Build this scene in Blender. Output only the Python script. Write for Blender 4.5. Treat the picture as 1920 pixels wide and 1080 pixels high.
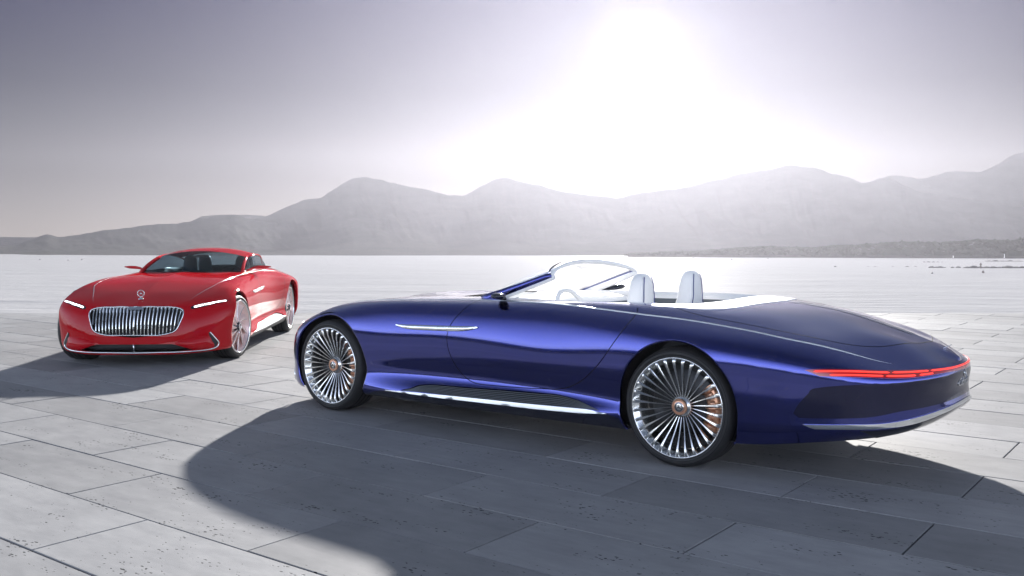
import bpy, math, random
import numpy as np
from mathutils import Vector, Matrix
from mathutils.geometry import delaunay_2d_cdt
random.seed(7)
RNG = np.random.default_rng(11)
for o in list(bpy.data.objects): bpy.data.objects.remove(o, do_unlink=True)
SC = bpy.context.scene
COL = SC.collection

# ------------------------------------------------------------------ camera
PITCH = math.radians(3.023); CAM_H = 1.378; SEA_Z = -7.12
cam = bpy.data.cameras.new('camera'); cam_o = bpy.data.objects.new('camera', cam); COL.objects.link(cam_o)
cam.sensor_width = 36.0; cam.lens = 1780/1920*36
cam.clip_start = 0.1; cam.clip_end = 20000
cam_o.location = (0, 0, CAM_H); cam_o.rotation_euler = (math.pi/2-PITCH, 0, 0)
SC.camera = cam_o

# ------------------------------------------------------------------ sky, sun, exposure
SUN_EL = math.radians(18.0); SUN_AZ = math.radians(7.5)       # azimuth to the right of +Y
def build_world():
    w = bpy.data.worlds.new('World'); SC.world = w; w.use_nodes = True
    nt = w.node_tree; N = nt.nodes; L = nt.links
    bg = N['Background']
    sky = N.new('ShaderNodeTexSky'); sky.sky_type = 'NISHITA'; sky.sun_disc = False
    sky.sun_elevation = SUN_EL; sky.sun_rotation = SUN_AZ
    sky.altitude = 0; sky.air_density = 1.0; sky.dust_density = SKY_DUST; sky.ozone_density = 3.0
    hs = N.new('ShaderNodeHueSaturation'); hs.inputs['Saturation'].default_value = .7
    gm = N.new('ShaderNodeGamma'); gm.inputs['Gamma'].default_value = .25      # hazy air: flatter range than a clear sky
    L.new(sky.outputs[0], gm.inputs['Color']); L.new(gm.outputs[0], hs.inputs['Color'])
    tint = N.new('ShaderNodeMix'); tint.data_type = 'RGBA'; tint.blend_type = 'MULTIPLY'
    tint.inputs['Factor'].default_value = 1
    L.new(hs.outputs[0], tint.inputs['A'])
    # pale milky horizon, deeper lavender overhead
    tcz = N.new('ShaderNodeTexCoord'); nz = N.new('ShaderNodeVectorMath'); nz.operation = 'NORMALIZE'; L.new(tcz.outputs['Generated'], nz.inputs[0])
    sep = N.new('ShaderNodeSeparateXYZ'); L.new(nz.outputs[0], sep.inputs[0])
    def ramp(stops):
        rp = N.new('ShaderNodeValToRGB'); L.new(sep.outputs['Z'], rp.inputs[0]); rp.color_ramp.interpolation = 'LINEAR'
        el = rp.color_ramp.elements
        el[0].position = 0.; el[0].color = (*stops[0][1], 1); el[1].position = 1.; el[1].color = (*stops[-1][1], 1)
        for p_, c_ in stops[1:-1]: e_ = el.new(p_); e_.color = (*c_, 1)
        return rp.outputs['Color']
    def scaled(c, k):
        v = N.new('ShaderNodeVectorMath'); v.operation = 'SCALE'; v.inputs['Scale'].default_value = k; L.new(c, v.inputs[0]); return v.outputs[0]
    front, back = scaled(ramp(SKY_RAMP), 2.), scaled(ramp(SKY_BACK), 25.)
    # low sky beside and behind the camera, brightened on purpose for the paint's reflections
    # hazy aureole round the sun: widens with two lobes
    geo = N.new('ShaderNodeNewGeometry')
    dot = N.new('ShaderNodeVectorMath'); dot.operation = 'DOT_PRODUCT'
    d = Vector((math.sin(SUN_AZ)*math.cos(GLOW_EL), math.cos(SUN_AZ)*math.cos(GLOW_EL), math.sin(GLOW_EL)))
    tc = N.new('ShaderNodeTexCoord'); nrm = N.new('ShaderNodeVectorMath'); nrm.operation = 'NORMALIZE'
    L.new(tc.outputs['Generated'], nrm.inputs[0]); L.new(nrm.outputs[0], dot.inputs[0]); dot.inputs[1].default_value = d
    mx = N.new('ShaderNodeMath'); mx.operation = 'MAXIMUM'; mx.inputs[1].default_value = 0; L.new(dot.outputs['Value'], mx.inputs[0])
    acc = None
    for (p, a) in GLOW:
        pw = N.new('ShaderNodeMath'); pw.operation = 'POWER'; pw.inputs[1].default_value = p; L.new(mx.outputs[0], pw.inputs[0])
        ml = N.new('ShaderNodeMath'); ml.operation = 'MULTIPLY'; ml.inputs[1].default_value = a; L.new(pw.outputs[0], ml.inputs[0])
        if acc is None: acc = ml
        else:
            ad = N.new('ShaderNodeMath'); ad.operation = 'ADD'; L.new(acc.outputs[0], ad.inputs[0]); L.new(ml.outputs[0], ad.inputs[1]); acc = ad
    gc = N.new('ShaderNodeMix'); gc.data_type = 'RGBA'; gc.blend_type = 'MULTIPLY'; gc.inputs['Factor'].default_value = 1
    gc.inputs['A'].default_value = (1.0, .955, .92, 1); L.new(acc.outputs[0], gc.inputs['B'])
    sm = N.new('ShaderNodeMix'); sm.data_type = 'RGBA'; sm.blend_type = 'ADD'; sm.inputs['Factor'].default_value = 1
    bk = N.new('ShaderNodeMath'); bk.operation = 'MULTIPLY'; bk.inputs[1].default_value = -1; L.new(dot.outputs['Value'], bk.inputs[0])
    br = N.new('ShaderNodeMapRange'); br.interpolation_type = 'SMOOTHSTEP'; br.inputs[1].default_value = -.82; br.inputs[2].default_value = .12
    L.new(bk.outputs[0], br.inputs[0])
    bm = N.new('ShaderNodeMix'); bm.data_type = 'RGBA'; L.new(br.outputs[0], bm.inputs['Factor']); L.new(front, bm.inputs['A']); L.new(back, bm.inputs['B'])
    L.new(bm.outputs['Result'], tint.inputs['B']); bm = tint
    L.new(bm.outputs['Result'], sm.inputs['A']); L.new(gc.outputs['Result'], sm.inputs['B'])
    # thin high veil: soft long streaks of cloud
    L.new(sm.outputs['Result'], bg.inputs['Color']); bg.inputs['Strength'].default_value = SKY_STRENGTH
SKY_STRENGTH = .05; SKY_DUST = 1.0
SKY_RAMP = [(0., (.86,.81,.83)), (.06, (.36,.35,.385)), (.15, (.12,.13,.22)), (.24, (.030,.042,.19)), (.34, (.16,.18,.29)), (.55, (.75,.85,.98)), (1., (.80,.90,1.0))]
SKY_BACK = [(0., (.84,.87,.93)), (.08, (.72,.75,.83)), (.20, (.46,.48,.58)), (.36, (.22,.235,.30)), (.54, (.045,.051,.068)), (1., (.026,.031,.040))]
GLOW_EL = math.radians(10.9)
GLOW = [(26000, 30.), (3000, 4.), (700, 1.3), (160, .5)]
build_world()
sun = bpy.data.lights.new('sun', 'SUN'); sun.energy = 5.0; sun.angle = math.radians(1.2); sun.color = (1, .965, .925)
sun_o = bpy.data.objects.new('sun', sun); COL.objects.link(sun_o)
sd = Vector((math.sin(SUN_AZ)*math.cos(SUN_EL), math.cos(SUN_AZ)*math.cos(SUN_EL), math.sin(SUN_EL)))
sun_o.rotation_euler = sd.to_track_quat('Z', 'Y').to_euler(); sun_o.location = (20, 60, 40)
SC.view_settings.view_transform = 'Standard'; SC.view_settings.look = 'None'
SC.view_settings.exposure = 1.6; SC.view_settings.gamma = 1.0; SC.view_settings.use_curve_mapping = False
SC.cycles.use_denoising = True
SC.cycles.max_bounces = 10; SC.cycles.transparent_max_bounces = 16
SC.cycles.sample_clamp_indirect = 8.0
SC.cycles.volume_bounces = 0

# ------------------------------------------------------------------ helpers
def tag(o, label=None, cat=None, group=None, kind=None):
    if label: o['label'] = label
    if cat: o['category'] = cat
    if group: o['group'] = group
    if kind: o['kind'] = kind
    return o
def empty(name, loc=(0,0,0), rz=0, parent=None):
    o = bpy.data.objects.new(name, None); COL.objects.link(o); o.location = loc; o.rotation_euler = (0,0,rz); o.empty_display_size = .1
    if parent: o.parent = parent
    return o
def add(name, V, F, m, parent=None, N=None, smooth=True, loc=None):
    me = bpy.data.meshes.new(name)
    V = np.asarray(V, float)
    me.from_pydata(V.tolist(), [], [tuple(int(i) for i in f) for f in F])
    me.polygons.foreach_set('use_smooth', [smooth]*len(me.polygons))
    if m is not None: me.materials.append(m)
    if N is not None: me.normals_split_custom_set_from_vertices([tuple(n) for n in np.asarray(N, float)])
    me.update()
    o = bpy.data.objects.new(name, me); COL.objects.link(o)
    if parent: o.parent = parent
    if loc is not None: o.location = loc
    return o
def merge(parts):
    """[(V,F[,N]),...] -> one V,F[,N]"""
    Vs, Fs, Ns, n = [], [], [], 0
    for p in parts:
        V = np.asarray(p[0], float); Vs.append(V); Fs += [tuple(i+n for i in f) for f in p[1]]
        if len(p) > 2: Ns.append(p[2])
        n += len(V)
    return (np.concatenate(Vs), Fs) + ((np.concatenate(Ns),) if Ns else ())
MIR = np.array([1., -1., 1.])
def mirror(p):
    q = (np.asarray(p[0])*MIR, [tuple(f)[::-1] for f in p[1]])
    return q + ((np.asarray(p[2])*MIR,) if len(p) > 2 else ())
def both(p): return merge([p, mirror(p)])
def box(c, d):
    c = np.array(c, float); d = np.array(d, float)/2
    V = [c+d*np.array(s) for s in ((-1,-1,-1),(1,-1,-1),(1,1,-1),(-1,1,-1),(-1,-1,1),(1,-1,1),(1,1,1),(-1,1,1))]
    return V, [(3,2,1,0),(4,5,6,7),(0,1,5,4),(1,2,6,5),(2,3,7,6),(3,0,4,7)]
def lathe(prof, n=64, a0=0, a1=2*math.pi):
    """profile (r,y) turned about the y axis"""
    full = abs(a1-a0-2*math.pi) < 1e-6; m = n if full else n+1
    V = [(r*math.cos(a0+(a1-a0)*i/n), y, r*math.sin(a0+(a1-a0)*i/n)) for i in range(m) for r, y in prof]
    k = len(prof); F = []
    for i in range(n):
        j = (i+1) % m
        for q in range(k-1): F.append((i*k+q, i*k+q+1, j*k+q+1, j*k+q))
    return V, F
def frames(P, closed=False):
    P = np.asarray(P, float)
    if closed: T = np.roll(P,-1,0)-np.roll(P,1,0)
    else: T = np.gradient(P, axis=0)
    return T/(np.linalg.norm(T,axis=1)[:,None]+1e-12)
def tube(P, r, n=8, closed=False, up=(0,0,1), flat=1.0, cap=True):
    P = np.asarray(P, float); T = frames(P, closed); r = np.broadcast_to(np.asarray(r,float),(len(P),))
    U = np.array(up,float); B = np.cross(T, U); B /= np.linalg.norm(B,axis=1)[:,None]+1e-9; W = np.cross(B, T)
    a = np.linspace(0,2*np.pi,n,endpoint=False)
    V = (P[:,None]+r[:,None,None]*(np.cos(a)[None,:,None]*B[:,None]+flat*np.sin(a)[None,:,None]*W[:,None])).reshape(-1,3)
    F = []; m = len(P)
    for i in range(m if closed else m-1):
        j = (i+1) % m
        for q in range(n): F.append((i*n+q, i*n+(q+1)%n, j*n+(q+1)%n, j*n+q))
    if cap and not closed: F += [tuple(range(n))[::-1], tuple((m-1)*n+q for q in range(n))]
    return V, F
def gridmesh(G):
    G = np.asarray(G, float); a, b = G.shape[:2]
    return G.reshape(-1,3), [(i*b+j, i*b+j+1, (i+1)*b+j+1, (i+1)*b+j) for i in range(a-1) for j in range(b-1)]
def smoothline(P, step, closed=False):
    """Catmull-Rom through P, resampled every step"""
    P = np.asarray(P, float); n = len(P); out = []
    if closed: Q = np.concatenate([P[-1:], P, P[:2]])
    else: Q = np.concatenate([2*P[:1]-P[1:2], P, 2*P[-1:]-P[-2:-1]])
    for i in range(n if closed else n-1):
        p0,p1,p2,p3 = Q[i:i+4]; k = max(1, int(math.ceil(np.linalg.norm(p2-p1)/step)))
        t = (np.arange(k)/k)[:,None]
        out.append(.5*((2*p1)+(p2-p0)*t+(2*p0-5*p1+4*p2-p3)*t*t+(3*p1-p0-3*p2+p3)*t**3))
    if not closed: out.append(P[-1:])
    return np.concatenate(out)
def inside(poly, X):
    poly = np.asarray(poly); x, y = X[:,0], X[:,1]; r = np.zeros(len(X), bool)
    x0, y0 = poly[-1]
    for x1, y1 in poly:
        c = (y1 > y) != (y0 > y)
        if y1 != y0: r ^= c & (x < (x0-x1)*(y-y1)/(y0-y1)+x1)
        x0, y0 = x1, y1
    return r

# ------------------------------------------------------------------ materials
def mat(name, col, rough=.5, metal=0., coat=0., spec=.5, **kw):
    m = bpy.data.materials.new(name); m.use_nodes = True; b = m.node_tree.nodes['Principled BSDF']
    b.inputs['Base Color'].default_value = (*col, 1); b.inputs['Roughness'].default_value = rough; b.inputs['Metallic'].default_value = metal
    b.inputs['Specular IOR Level'].default_value = spec
    if coat: b.inputs['Coat Weight'].default_value = coat; b.inputs['Coat Roughness'].default_value = kw.get('coat_rough', .02)
    if 'emit' in kw: b.inputs['Emission Color'].default_value = (*kw['emit'], 1); b.inputs['Emission Strength'].default_value = kw.get('power', 1)
    # every material gets a little procedural unevenness
    nt = m.node_tree; tc = nt.nodes.new('ShaderNodeTexCoord'); n = nt.nodes.new('ShaderNodeTexNoise')
    n.inputs['Scale'].default_value = kw.get('nscale', 60); n.inputs['Detail'].default_value = 4; nt.links.new(tc.outputs['Object'], n.inputs['Vector'])
    mr = nt.nodes.new('ShaderNodeMapRange'); v = kw.get('nvar', .12); mr.inputs['To Min'].default_value = max(0, rough*(1-v)); mr.inputs['To Max'].default_value = min(1, rough*(1+v))
    nt.links.new(n.outputs['Fac'], mr.inputs['Value']); nt.links.new(mr.outputs[0], b.inputs['Roughness'])
    if kw.get('bump'):
        bp = nt.nodes.new('ShaderNodeBump'); bp.inputs['Strength'].default_value = kw['bump']; bp.inputs['Distance'].default_value = kw.get('bdist', .002)
        nt.links.new(n.outputs['Fac'], bp.inputs['Height']); nt.links.new(bp.outputs[0], b.inputs['Normal'])
    return m
def thin_glass(name, tint=(1,1,1), film=0.):
    m = bpy.data.materials.new(name); m.use_nodes = True; nt = m.node_tree; nt.nodes.clear(); N = nt.nodes; L = nt.links
    out = N.new('ShaderNodeOutputMaterial'); mx = N.new('ShaderNodeMixShader'); tr = N.new('ShaderNodeBsdfTransparent'); gl = N.new('ShaderNodeBsdfGlossy')
    tr.inputs['Color'].default_value = (*tint,1); gl.inputs['Roughness'].default_value = .01
    fr = N.new('ShaderNodeFresnel'); fr.inputs['IOR'].default_value = 1.33
    body = tr
    if film:                                           # translucent white mixed in to imitate milky glare on the glass
        tl = N.new('ShaderNodeBsdfTranslucent'); tl.inputs['Color'].default_value = (.95,.95,.95,1); m2 = N.new('ShaderNodeMixShader'); m2.inputs[0].default_value = film
        L.new(tr.outputs[0], m2.inputs[1]); L.new(tl.outputs[0], m2.inputs[2]); body = m2
    fs = N.new('ShaderNodeMath'); fs.operation = 'MULTIPLY'; fs.inputs[1].default_value = .5; L.new(fr.outputs[0], fs.inputs[0])
    L.new(fs.outputs[0], mx.inputs[0]); L.new(body.outputs[0], mx.inputs[1]); L.new(gl.outputs[0], mx.inputs[2]); L.new(mx.outputs[0], out.inputs[0])
    return m
M = {}
M['blue'] = mat('blue_paint', (.036,.046,.25), .12, 1.0, 1.0, nvar=.05)
M['red'] = mat('red_paint', (.42,.004,.010), .40, 0., .5, spec=0., nvar=.05)
M['chrome'] = mat('chrome', (.82,.84,.84), .10, 1.0)
M['alu'] = mat('polished_alloy', (.80,.80,.78), .20, 1.0)
M['rose'] = mat('rose_alloy', (.88,.66,.61), .32, .45)
M['satin'] = mat('satin_alloy', (.80,.83,.83), .34, .9)
M['copper'] = mat('copper', (.72,.40,.26), .32, 1.0)
M['rubber'] = mat('tyre_rubber', (.018,.018,.019), .62, bump=.2)
M['black'] = mat('matte_black', (.012,.012,.013), .6)
M['gloss'] = mat('black_gloss', (.011,.012,.022), .12, 0, .6)
M['navy'] = mat('navy_gloss', (.012,.013,.045), .22, .6, .35)
M['gap'] = mat('panel_gap', (.004,.004,.006), .9, spec=.1)
M['leather'] = mat('white_leather', (.90,.895,.88), .45, nscale=140, bump=.15)
_b = M['leather'].node_tree.nodes['Principled BSDF']; _b.inputs['Sheen Weight'].default_value = .8; _b.inputs['Sheen Roughness'].default_value = .6
M['trim'] = mat('slate_trim', (.10,.115,.13), .4)
M['stitch'] = mat('blue_piping', (.05,.06,.22), .5)
M['lens'] = mat('red_lens', (.16,.004,.006), .12, 0, 1.0, emit=(1,.02,.015), power=.05)
M['redlight'] = mat('red_light', (.4,.01,.01), .3, emit=(1,.04,.028), power=.62)
M['whitelight'] = mat('white_light', (.8,.8,.8), .3, emit=(.95,.97,1), power=1.6)
M['glass'] = thin_glass('clear_glass', (.93,.96,.95), .5)
M['tint'] = thin_glass('tinted_glass', (.30,.38,.42), .07)
M['dark'] = mat('dark_cabin', (.05,.055,.06), .6)

# mountains: ridge distance, foot distance, seed, ruggedness, ridge line as (x, height) in metres
MOUNTAINS = [
 (725, 715, 2, 0.12, [(-758.0, 1.0), (-635.0, 2.0), (-472.0, 1.0), (-391.0, 2.0), (-330.0, 2.0), (-228.0, 1.0)]),
 (600, 447, 3, 0.34, [(-492.0, -7.0), (-391.0, -6.0), (-324.0, -4.0), (-312.0, -3.0), (-303.0, 0.0), (-293.0, 4.0), (-285.0, 2.0), (-273.0, 3.0), (-256.0, 6.0), (-234.0, 9.0), (-212.0, 10.0), (-197.0, 13.0), (-175.0, 16.0), (-165.0, 13.0), (-142.0, 10.0), (-115.0, 6.0), (-81.0, 1.0), (-47.0, -4.0), (-20.0, -8.0)]),
 (690, 655, 8, 0.31, [(-256.0, 4.0), (-225.0, 17.0), (-213.0, 18.0), (-202.0, 18.0), (-186.0, 18.0), (-178.0, 17.0), (-163.0, 10.0), (-147.0, -0.0)]),
 (640, 450, 21, 0.50, [(-252.0, -9.0), (-216.0, -4.0), (-187.0, 6.0), (-173.0, 14.0), (-165.0, 16.0), (-155.0, 20.0), (-142.0, 26.0), (-129.0, 28.0), (-120.0, 34.0), (-108.0, 40.0), (-98.0, 42.0), (-88.0, 40.0), (-76.0, 37.0), (-58.0, 34.0), (-43.0, 30.0), (-32.0, 29.0), (-22.0, 35.0), (-13.0, 40.0), (-4.0, 41.0), (9.0, 38.0), (25.0, 34.0), (47.0, 31.0), (68.0, 28.0), (101.0, 24.0), (133.0, 19.0), (165.0, 9.0), (194.0, -2.0)]),
 (645, 452, 33, 0.47, [(0.0, 4.0), (29.0, 16.0), (54.0, 25.0), (80.0, 30.0), (105.0, 33.0), (130.0, 38.0), (149.0, 43.0), (167.0, 46.0), (185.0, 50.0), (190.0, 50.0), (207.0, 48.0), (217.0, 44.0), (228.0, 42.0), (237.0, 38.0), (254.0, 41.0), (275.0, 33.0), (304.0, 28.0), (341.0, 22.0), (395.0, 18.0)]),
 (690, 655, 41, 0.62, [(217.0, 27.0), (248.0, 39.0), (264.0, 43.0), (277.0, 47.0), (287.0, 46.0), (297.0, 44.0), (310.0, 47.0), (322.0, 49.0), (339.0, 49.0), (349.0, 54.0), (361.0, 60.0), (372.0, 63.0), (388.0, 65.0), (411.0, 64.0), (442.0, 60.0), (519.0, 46.0), (597.0, 27.0)]),
]
# tree-top line of the wood, (x, height) at 410 m
WOOD_TOP = [(50.7, -5.07), (78.3, -4.15), (99.0, -2.54), (110.6, -1.85), (119.8, -2.54), (131.3, -2.54), (138.2, -1.62), (147.4, -1.39), (156.6, -0.93), (168.1, -0.0), (175.1, -0.23), (184.3, -0.23), (193.5, 0.23), (202.7, 1.03), (207.3, 0.46), (214.2, 0.8), (214.9, -0.23), (217.7, 1.15), (221.1, 1.49), (239.6, 2.76), (285.6, 3.68), (354.7, 3.22)]
# rocks: x, y, width, height (m)
ROCKS_LOOSE = [(119.43, 270.1, 1.97, 0.52), (120.79, 270.1, 1.52, 0.39), (121.86, 270.1, 2.12, 0.49), (123.22, 270.1, 0.76, 0.24), (125.35, 270.1, 1.21, 0.36), (127.01, 270.1, 1.52, 0.46)]
ROCKS_DENSE = [(128.6, 267.7, 2.71, 0.51), (130.1, 267.7, 3.01, 0.69), (132.06, 267.7, 3.01, 0.54), (133.86, 267.7, 3.01, 0.51), (135.67, 267.7, 2.71, 0.54), (137.47, 267.7, 2.11, 0.45), (139.88, 267.7, 3.91, 0.69), (142.13, 267.7, 3.31, 0.48), (143.94, 267.7, 2.71, 0.54), (146.2, 267.7, 3.31, 0.6), (148.9, 267.7, 3.61, 0.6)]
ROCKS_LONE = [(95.37, 280.1, 0.94, 0.31), (105.12, 280.1, 0.79, 0.19), (107.17, 280.1, 0.94, 0.2), (112.36, 280.1, 0.79, 0.19), (116.61, 280.1, 1.42, 0.25), (119.13, 280.1, 0.94, 0.2)]
ROCKS_REEF = [(144.37, 332.4, 1.12, 0.28), (145.87, 332.4, 1.49, 0.32), (147.55, 332.4, 1.12, 0.3), (149.04, 332.4, 1.12, 0.24), (150.54, 332.4, 0.75, 0.19)]
ROCKS_FLAT = [(172.86, 343.8, 3.86, 0.35), (174.98, 343.8, 2.7, 0.5), (177.69, 343.8, 4.64, 0.33), (180.39, 343.8, 2.7, 0.48), (183.09, 343.8, 5.02, 0.33)]
BUOYS = [(-183.4, 368.9), (-166.4, 355.9), (-167.1, 368.9), (75.0, 392.9), (85.4, 368.9), (104.6, 387.9)]; NEAR_BUOY = (100.0, 225.8)
PERSON_STAND = (128.8, 260.8); PERSON_WADE = (113.8, 229.2)
BEACONS = [(202.2, 390, -6.8, 1.53), (181.2, 390, -6.8, 0.88)]

# ------------------------------------------------------------------ setting
def node_mat(name):
    m = bpy.data.materials.new(name); m.use_nodes = True
    return m, m.node_tree.nodes, m.node_tree.links, m.node_tree.nodes['Principled BSDF']
def mapr(N, L, src, a, b, c, d):
    r = N.new('ShaderNodeMapRange'); r.inputs[1].default_value = a; r.inputs[2].default_value = b; r.inputs[3].default_value = c; r.inputs[4].default_value = d
    L.new(src, r.inputs[0]); return r.outputs[0]
def noise(N, L, vec, scale, detail=4, rough=.55):
    n = N.new('ShaderNodeTexNoise'); n.inputs['Scale'].default_value = scale; n.inputs['Detail'].default_value = detail; n.inputs['Roughness'].default_value = rough
    L.new(vec, n.inputs['Vector']); return n.outputs['Fac']
def math_n(N, L, op, a, b):
    n = N.new('ShaderNodeMath'); n.operation = op
    for i, v in enumerate((a, b)):
        if isinstance(v, (int, float)): n.inputs[i].default_value = v
        else: L.new(v, n.inputs[i])
    return n.outputs[0]
SLAB_A = math.radians(-37.228)
def stone_material():
    m, N, L, b = node_mat('travertine')
    geo = N.new('ShaderNodeNewGeometry'); rot = N.new('ShaderNodeMapping'); rot.inputs['Rotation'].default_value = (0,0,-SLAB_A)
    L.new(geo.outputs['Position'], rot.inputs['Vector'])
    st = N.new('ShaderNodeMapping'); st.inputs['Scale'].default_value = (.45, 1.5, 1); L.new(rot.outputs[0], st.inputs['Vector'])
    oi = N.new('ShaderNodeObjectInfo')
    big = noise(N, L, rot.outputs[0], 1.6, 5, .6); mid = noise(N, L, st.outputs[0], 9, 6, .65); fine = noise(N, L, rot.outputs[0], 160, 3, .6)
    # pits: small elongated holes gathered in drifts
    vo = N.new('ShaderNodeTexVoronoi'); vo.inputs['Scale'].default_value = 36; vo.inputs['Randomness'].default_value = 1
    pm = N.new('ShaderNodeMapping'); pm.inputs['Scale'].default_value = (.6, 1.25, 1); L.new(rot.outputs[0], pm.inputs['Vector'])
    wob = N.new('ShaderNodeTexNoise'); wob.inputs['Scale'].default_value = 60; L.new(rot.outputs[0], wob.inputs['Vector'])
    wv = N.new('ShaderNodeVectorMath'); wv.operation = 'SCALE'; wv.inputs['Scale'].default_value = .022; L.new(wob.outputs['Color'], wv.inputs[0])
    wa = N.new('ShaderNodeVectorMath'); wa.operation = 'ADD'; L.new(pm.outputs[0], wa.inputs[0]); L.new(wv.outputs[0], wa.inputs[1]); L.new(wa.outputs[0], vo.inputs['Vector'])
    drift = noise(N, L, st.outputs[0], 3.2, 5, .7)
    size = mapr(N, L, drift, .45, .70, .0, .38)
    pit = mapr(N, L, math_n(N, L, 'SUBTRACT', size, vo.outputs['Distance']), -.02, .06, 0, 1)
    tone = math_n(N, L, 'ADD', math_n(N, L, 'MULTIPLY', big, .5), math_n(N, L, 'MULTIPLY', mid, .5))
    cr = N.new('ShaderNodeValToRGB'); e = cr.color_ramp.elements
    e[0].position = .28; e[0].color = (.205,.207,.214,1); e[1].position = .72; e[1].color = (.33,.33,.334,1)
    L.new(tone, cr.inputs[0])
    hv = N.new('ShaderNodeHueSaturation'); L.new(cr.outputs[0], hv.inputs['Color']); L.new(mapr(N, L, oi.outputs['Random'], 0, 1, .82, 1.12), hv.inputs['Value'])
    pc = N.new('ShaderNodeMix'); pc.data_type = 'RGBA'; L.new(pit, pc.inputs['Factor']); L.new(hv.outputs[0], pc.inputs['A']); pc.inputs['B'].default_value = (.035,.036,.04,1)
    L.new(pc.outputs['Result'], b.inputs['Base Color'])
    L.new(mapr(N, L, mid, .3, .7, .50, .62), b.inputs['Roughness']); b.inputs['Specular IOR Level'].default_value = .05
    hgt = math_n(N, L, 'SUBTRACT', math_n(N, L, 'ADD', math_n(N, L, 'MULTIPLY', fine, .28), math_n(N, L, 'MULTIPLY', mid, .22)), math_n(N, L, 'MULTIPLY', pit, 1.2))
    bp = N.new('ShaderNodeBump'); bp.inputs['Strength'].default_value = .35; bp.inputs['Distance'].default_value = .003
    L.new(hgt, bp.inputs['Height']); L.new(bp.outputs[0], b.inputs['Normal'])
    return m
M['stone'] = stone_material()
M['joint'] = mat('joint_sand', (.03,.031,.033), .9, spec=.1)
M['quay'] = mat('quay_concrete', (.22,.22,.22), .8, bump=.4)
EDGE_Y = 17.4
def build_terrace():
    X0, X1, Y0 = -60, 60, -40
    # solid body of the quay, top 16 mm below the slabs
    V, F = box(((X0+X1)/2, (Y0+EDGE_Y)/2, -3.016), (X1-X0, EDGE_Y-Y0, 6.0))
    t = tag(add('terrace', V, F, M['joint'], smooth=False), kind='structure')
    Lx, Wy, J = 1.54, .568, .009
    u = np.array([math.cos(SLAB_A), math.sin(SLAB_A)]); w = np.array([-u[1], u[0]])
    def slabmesh(poly, z=.0):
        # chamfered slab from a convex polygon (counter-clockwise)
        poly = np.asarray(poly); c = poly.mean(0); n = len(poly)
        inn = c+(poly-c)*(1-.0022/np.maximum(.05, np.abs(poly-c))).clip(.9,1)
        V = [(*p, -.055) for p in poly]+[(*p, -.0022) for p in poly]+[(*p, 0) for p in inn]
        F = [tuple(range(2*n,3*n))]
        for k in range(2):
            for i in range(n): j = (i+1) % n; F.append((k*n+i, k*n+j, (k+1)*n+j, (k+1)*n+i))
        return V, F
    hx, hy = (Lx-J)/2, (Wy-J)/2
    V, F = slabmesh([(-hx,-hy),(hx,-hy),(hx,hy),(-hx,hy)])
    me = bpy.data.meshes.new('paving_slab'); me.from_pydata(V, [], F); me.materials.append(M['stone']); me.update()
    cells = []
    for n in range(-60, 70):
        wc = 2.002+.568*n+Wy/2
        for k in range(-50, 50):
            uc = -4.19+(Lx/2 if n % 2 else 0)+k*Lx+Lx/2
            c = u*uc+w*wc
            if not (-24 < c[0] < 24 and -14 < c[1] < EDGE_Y+1): continue
            corners = np.array([c+u*a*hx+w*b*hy for a, b in ((-1,-1),(1,-1),(1,1),(-1,1))])
            if corners[:,1].min() > EDGE_Y-.03: continue
            d = c[1]; vis = d > 2.2 and abs(c[0]) < .56*d+1.2
            cells.append(((0 if vis else 1, -1/max(.3,d)), c, corners))
    cells.sort(key=lambda q: q[0])
    rest = []; cnt = 0
    for key, c, corners in cells:
        dz = random.uniform(-.0016, .0016); cut = corners[:,1].max() > EDGE_Y-.02
        if cut:
            P = []
            for i in range(4):
                a, b2 = corners[i], corners[(i+1)%4]
                if a[1] <= EDGE_Y-.02: P.append(a)
                if (a[1]-EDGE_Y+.02)*(b2[1]-EDGE_Y+.02) < 0: P.append(a+(b2-a)*((EDGE_Y-.02-a[1])/(b2[1]-a[1])))
            if len(P) < 3: continue
            cc = np.mean(P, 0); V2, F2 = slabmesh(np.array(P)-cc)
        if key[0] == 0 and cnt < 300:
            cnt += 1
            if cut: o = add('paving_slab', V2, F2, M['stone'], t, smooth=False); o.location = (cc[0], cc[1], dz)
            else:
                o = bpy.data.objects.new('paving_slab', me); COL.objects.link(o); o.parent = t; o.location = (c[0], c[1], dz)
                o.rotation_euler = (random.uniform(-.0012,.0012), random.uniform(-.0005,.0005), SLAB_A)
        else:
            if cut: Q = np.array(V2)+[cc[0],cc[1],dz]; rest.append((Q, F2))
            else:
                A = np.array(V); Q = np.c_[A[:,0]*u[0]+A[:,1]*w[0]+c[0], A[:,0]*u[1]+A[:,1]*w[1]+c[1], A[:,2]+dz]; rest.append((Q, F))
    V3, F3 = merge(rest); tag(add('paving_slab_remainder', V3, F3, M['stone'], t, smooth=False), kind='stuff')
    # facing of the quay wall
    V4, F4 = box((0, EDGE_Y+.06, -3.1), (X1-X0, .12, 5.9)); add('quay_wall', V4, F4, M['quay'], t, smooth=False)
build_terrace()

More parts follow.
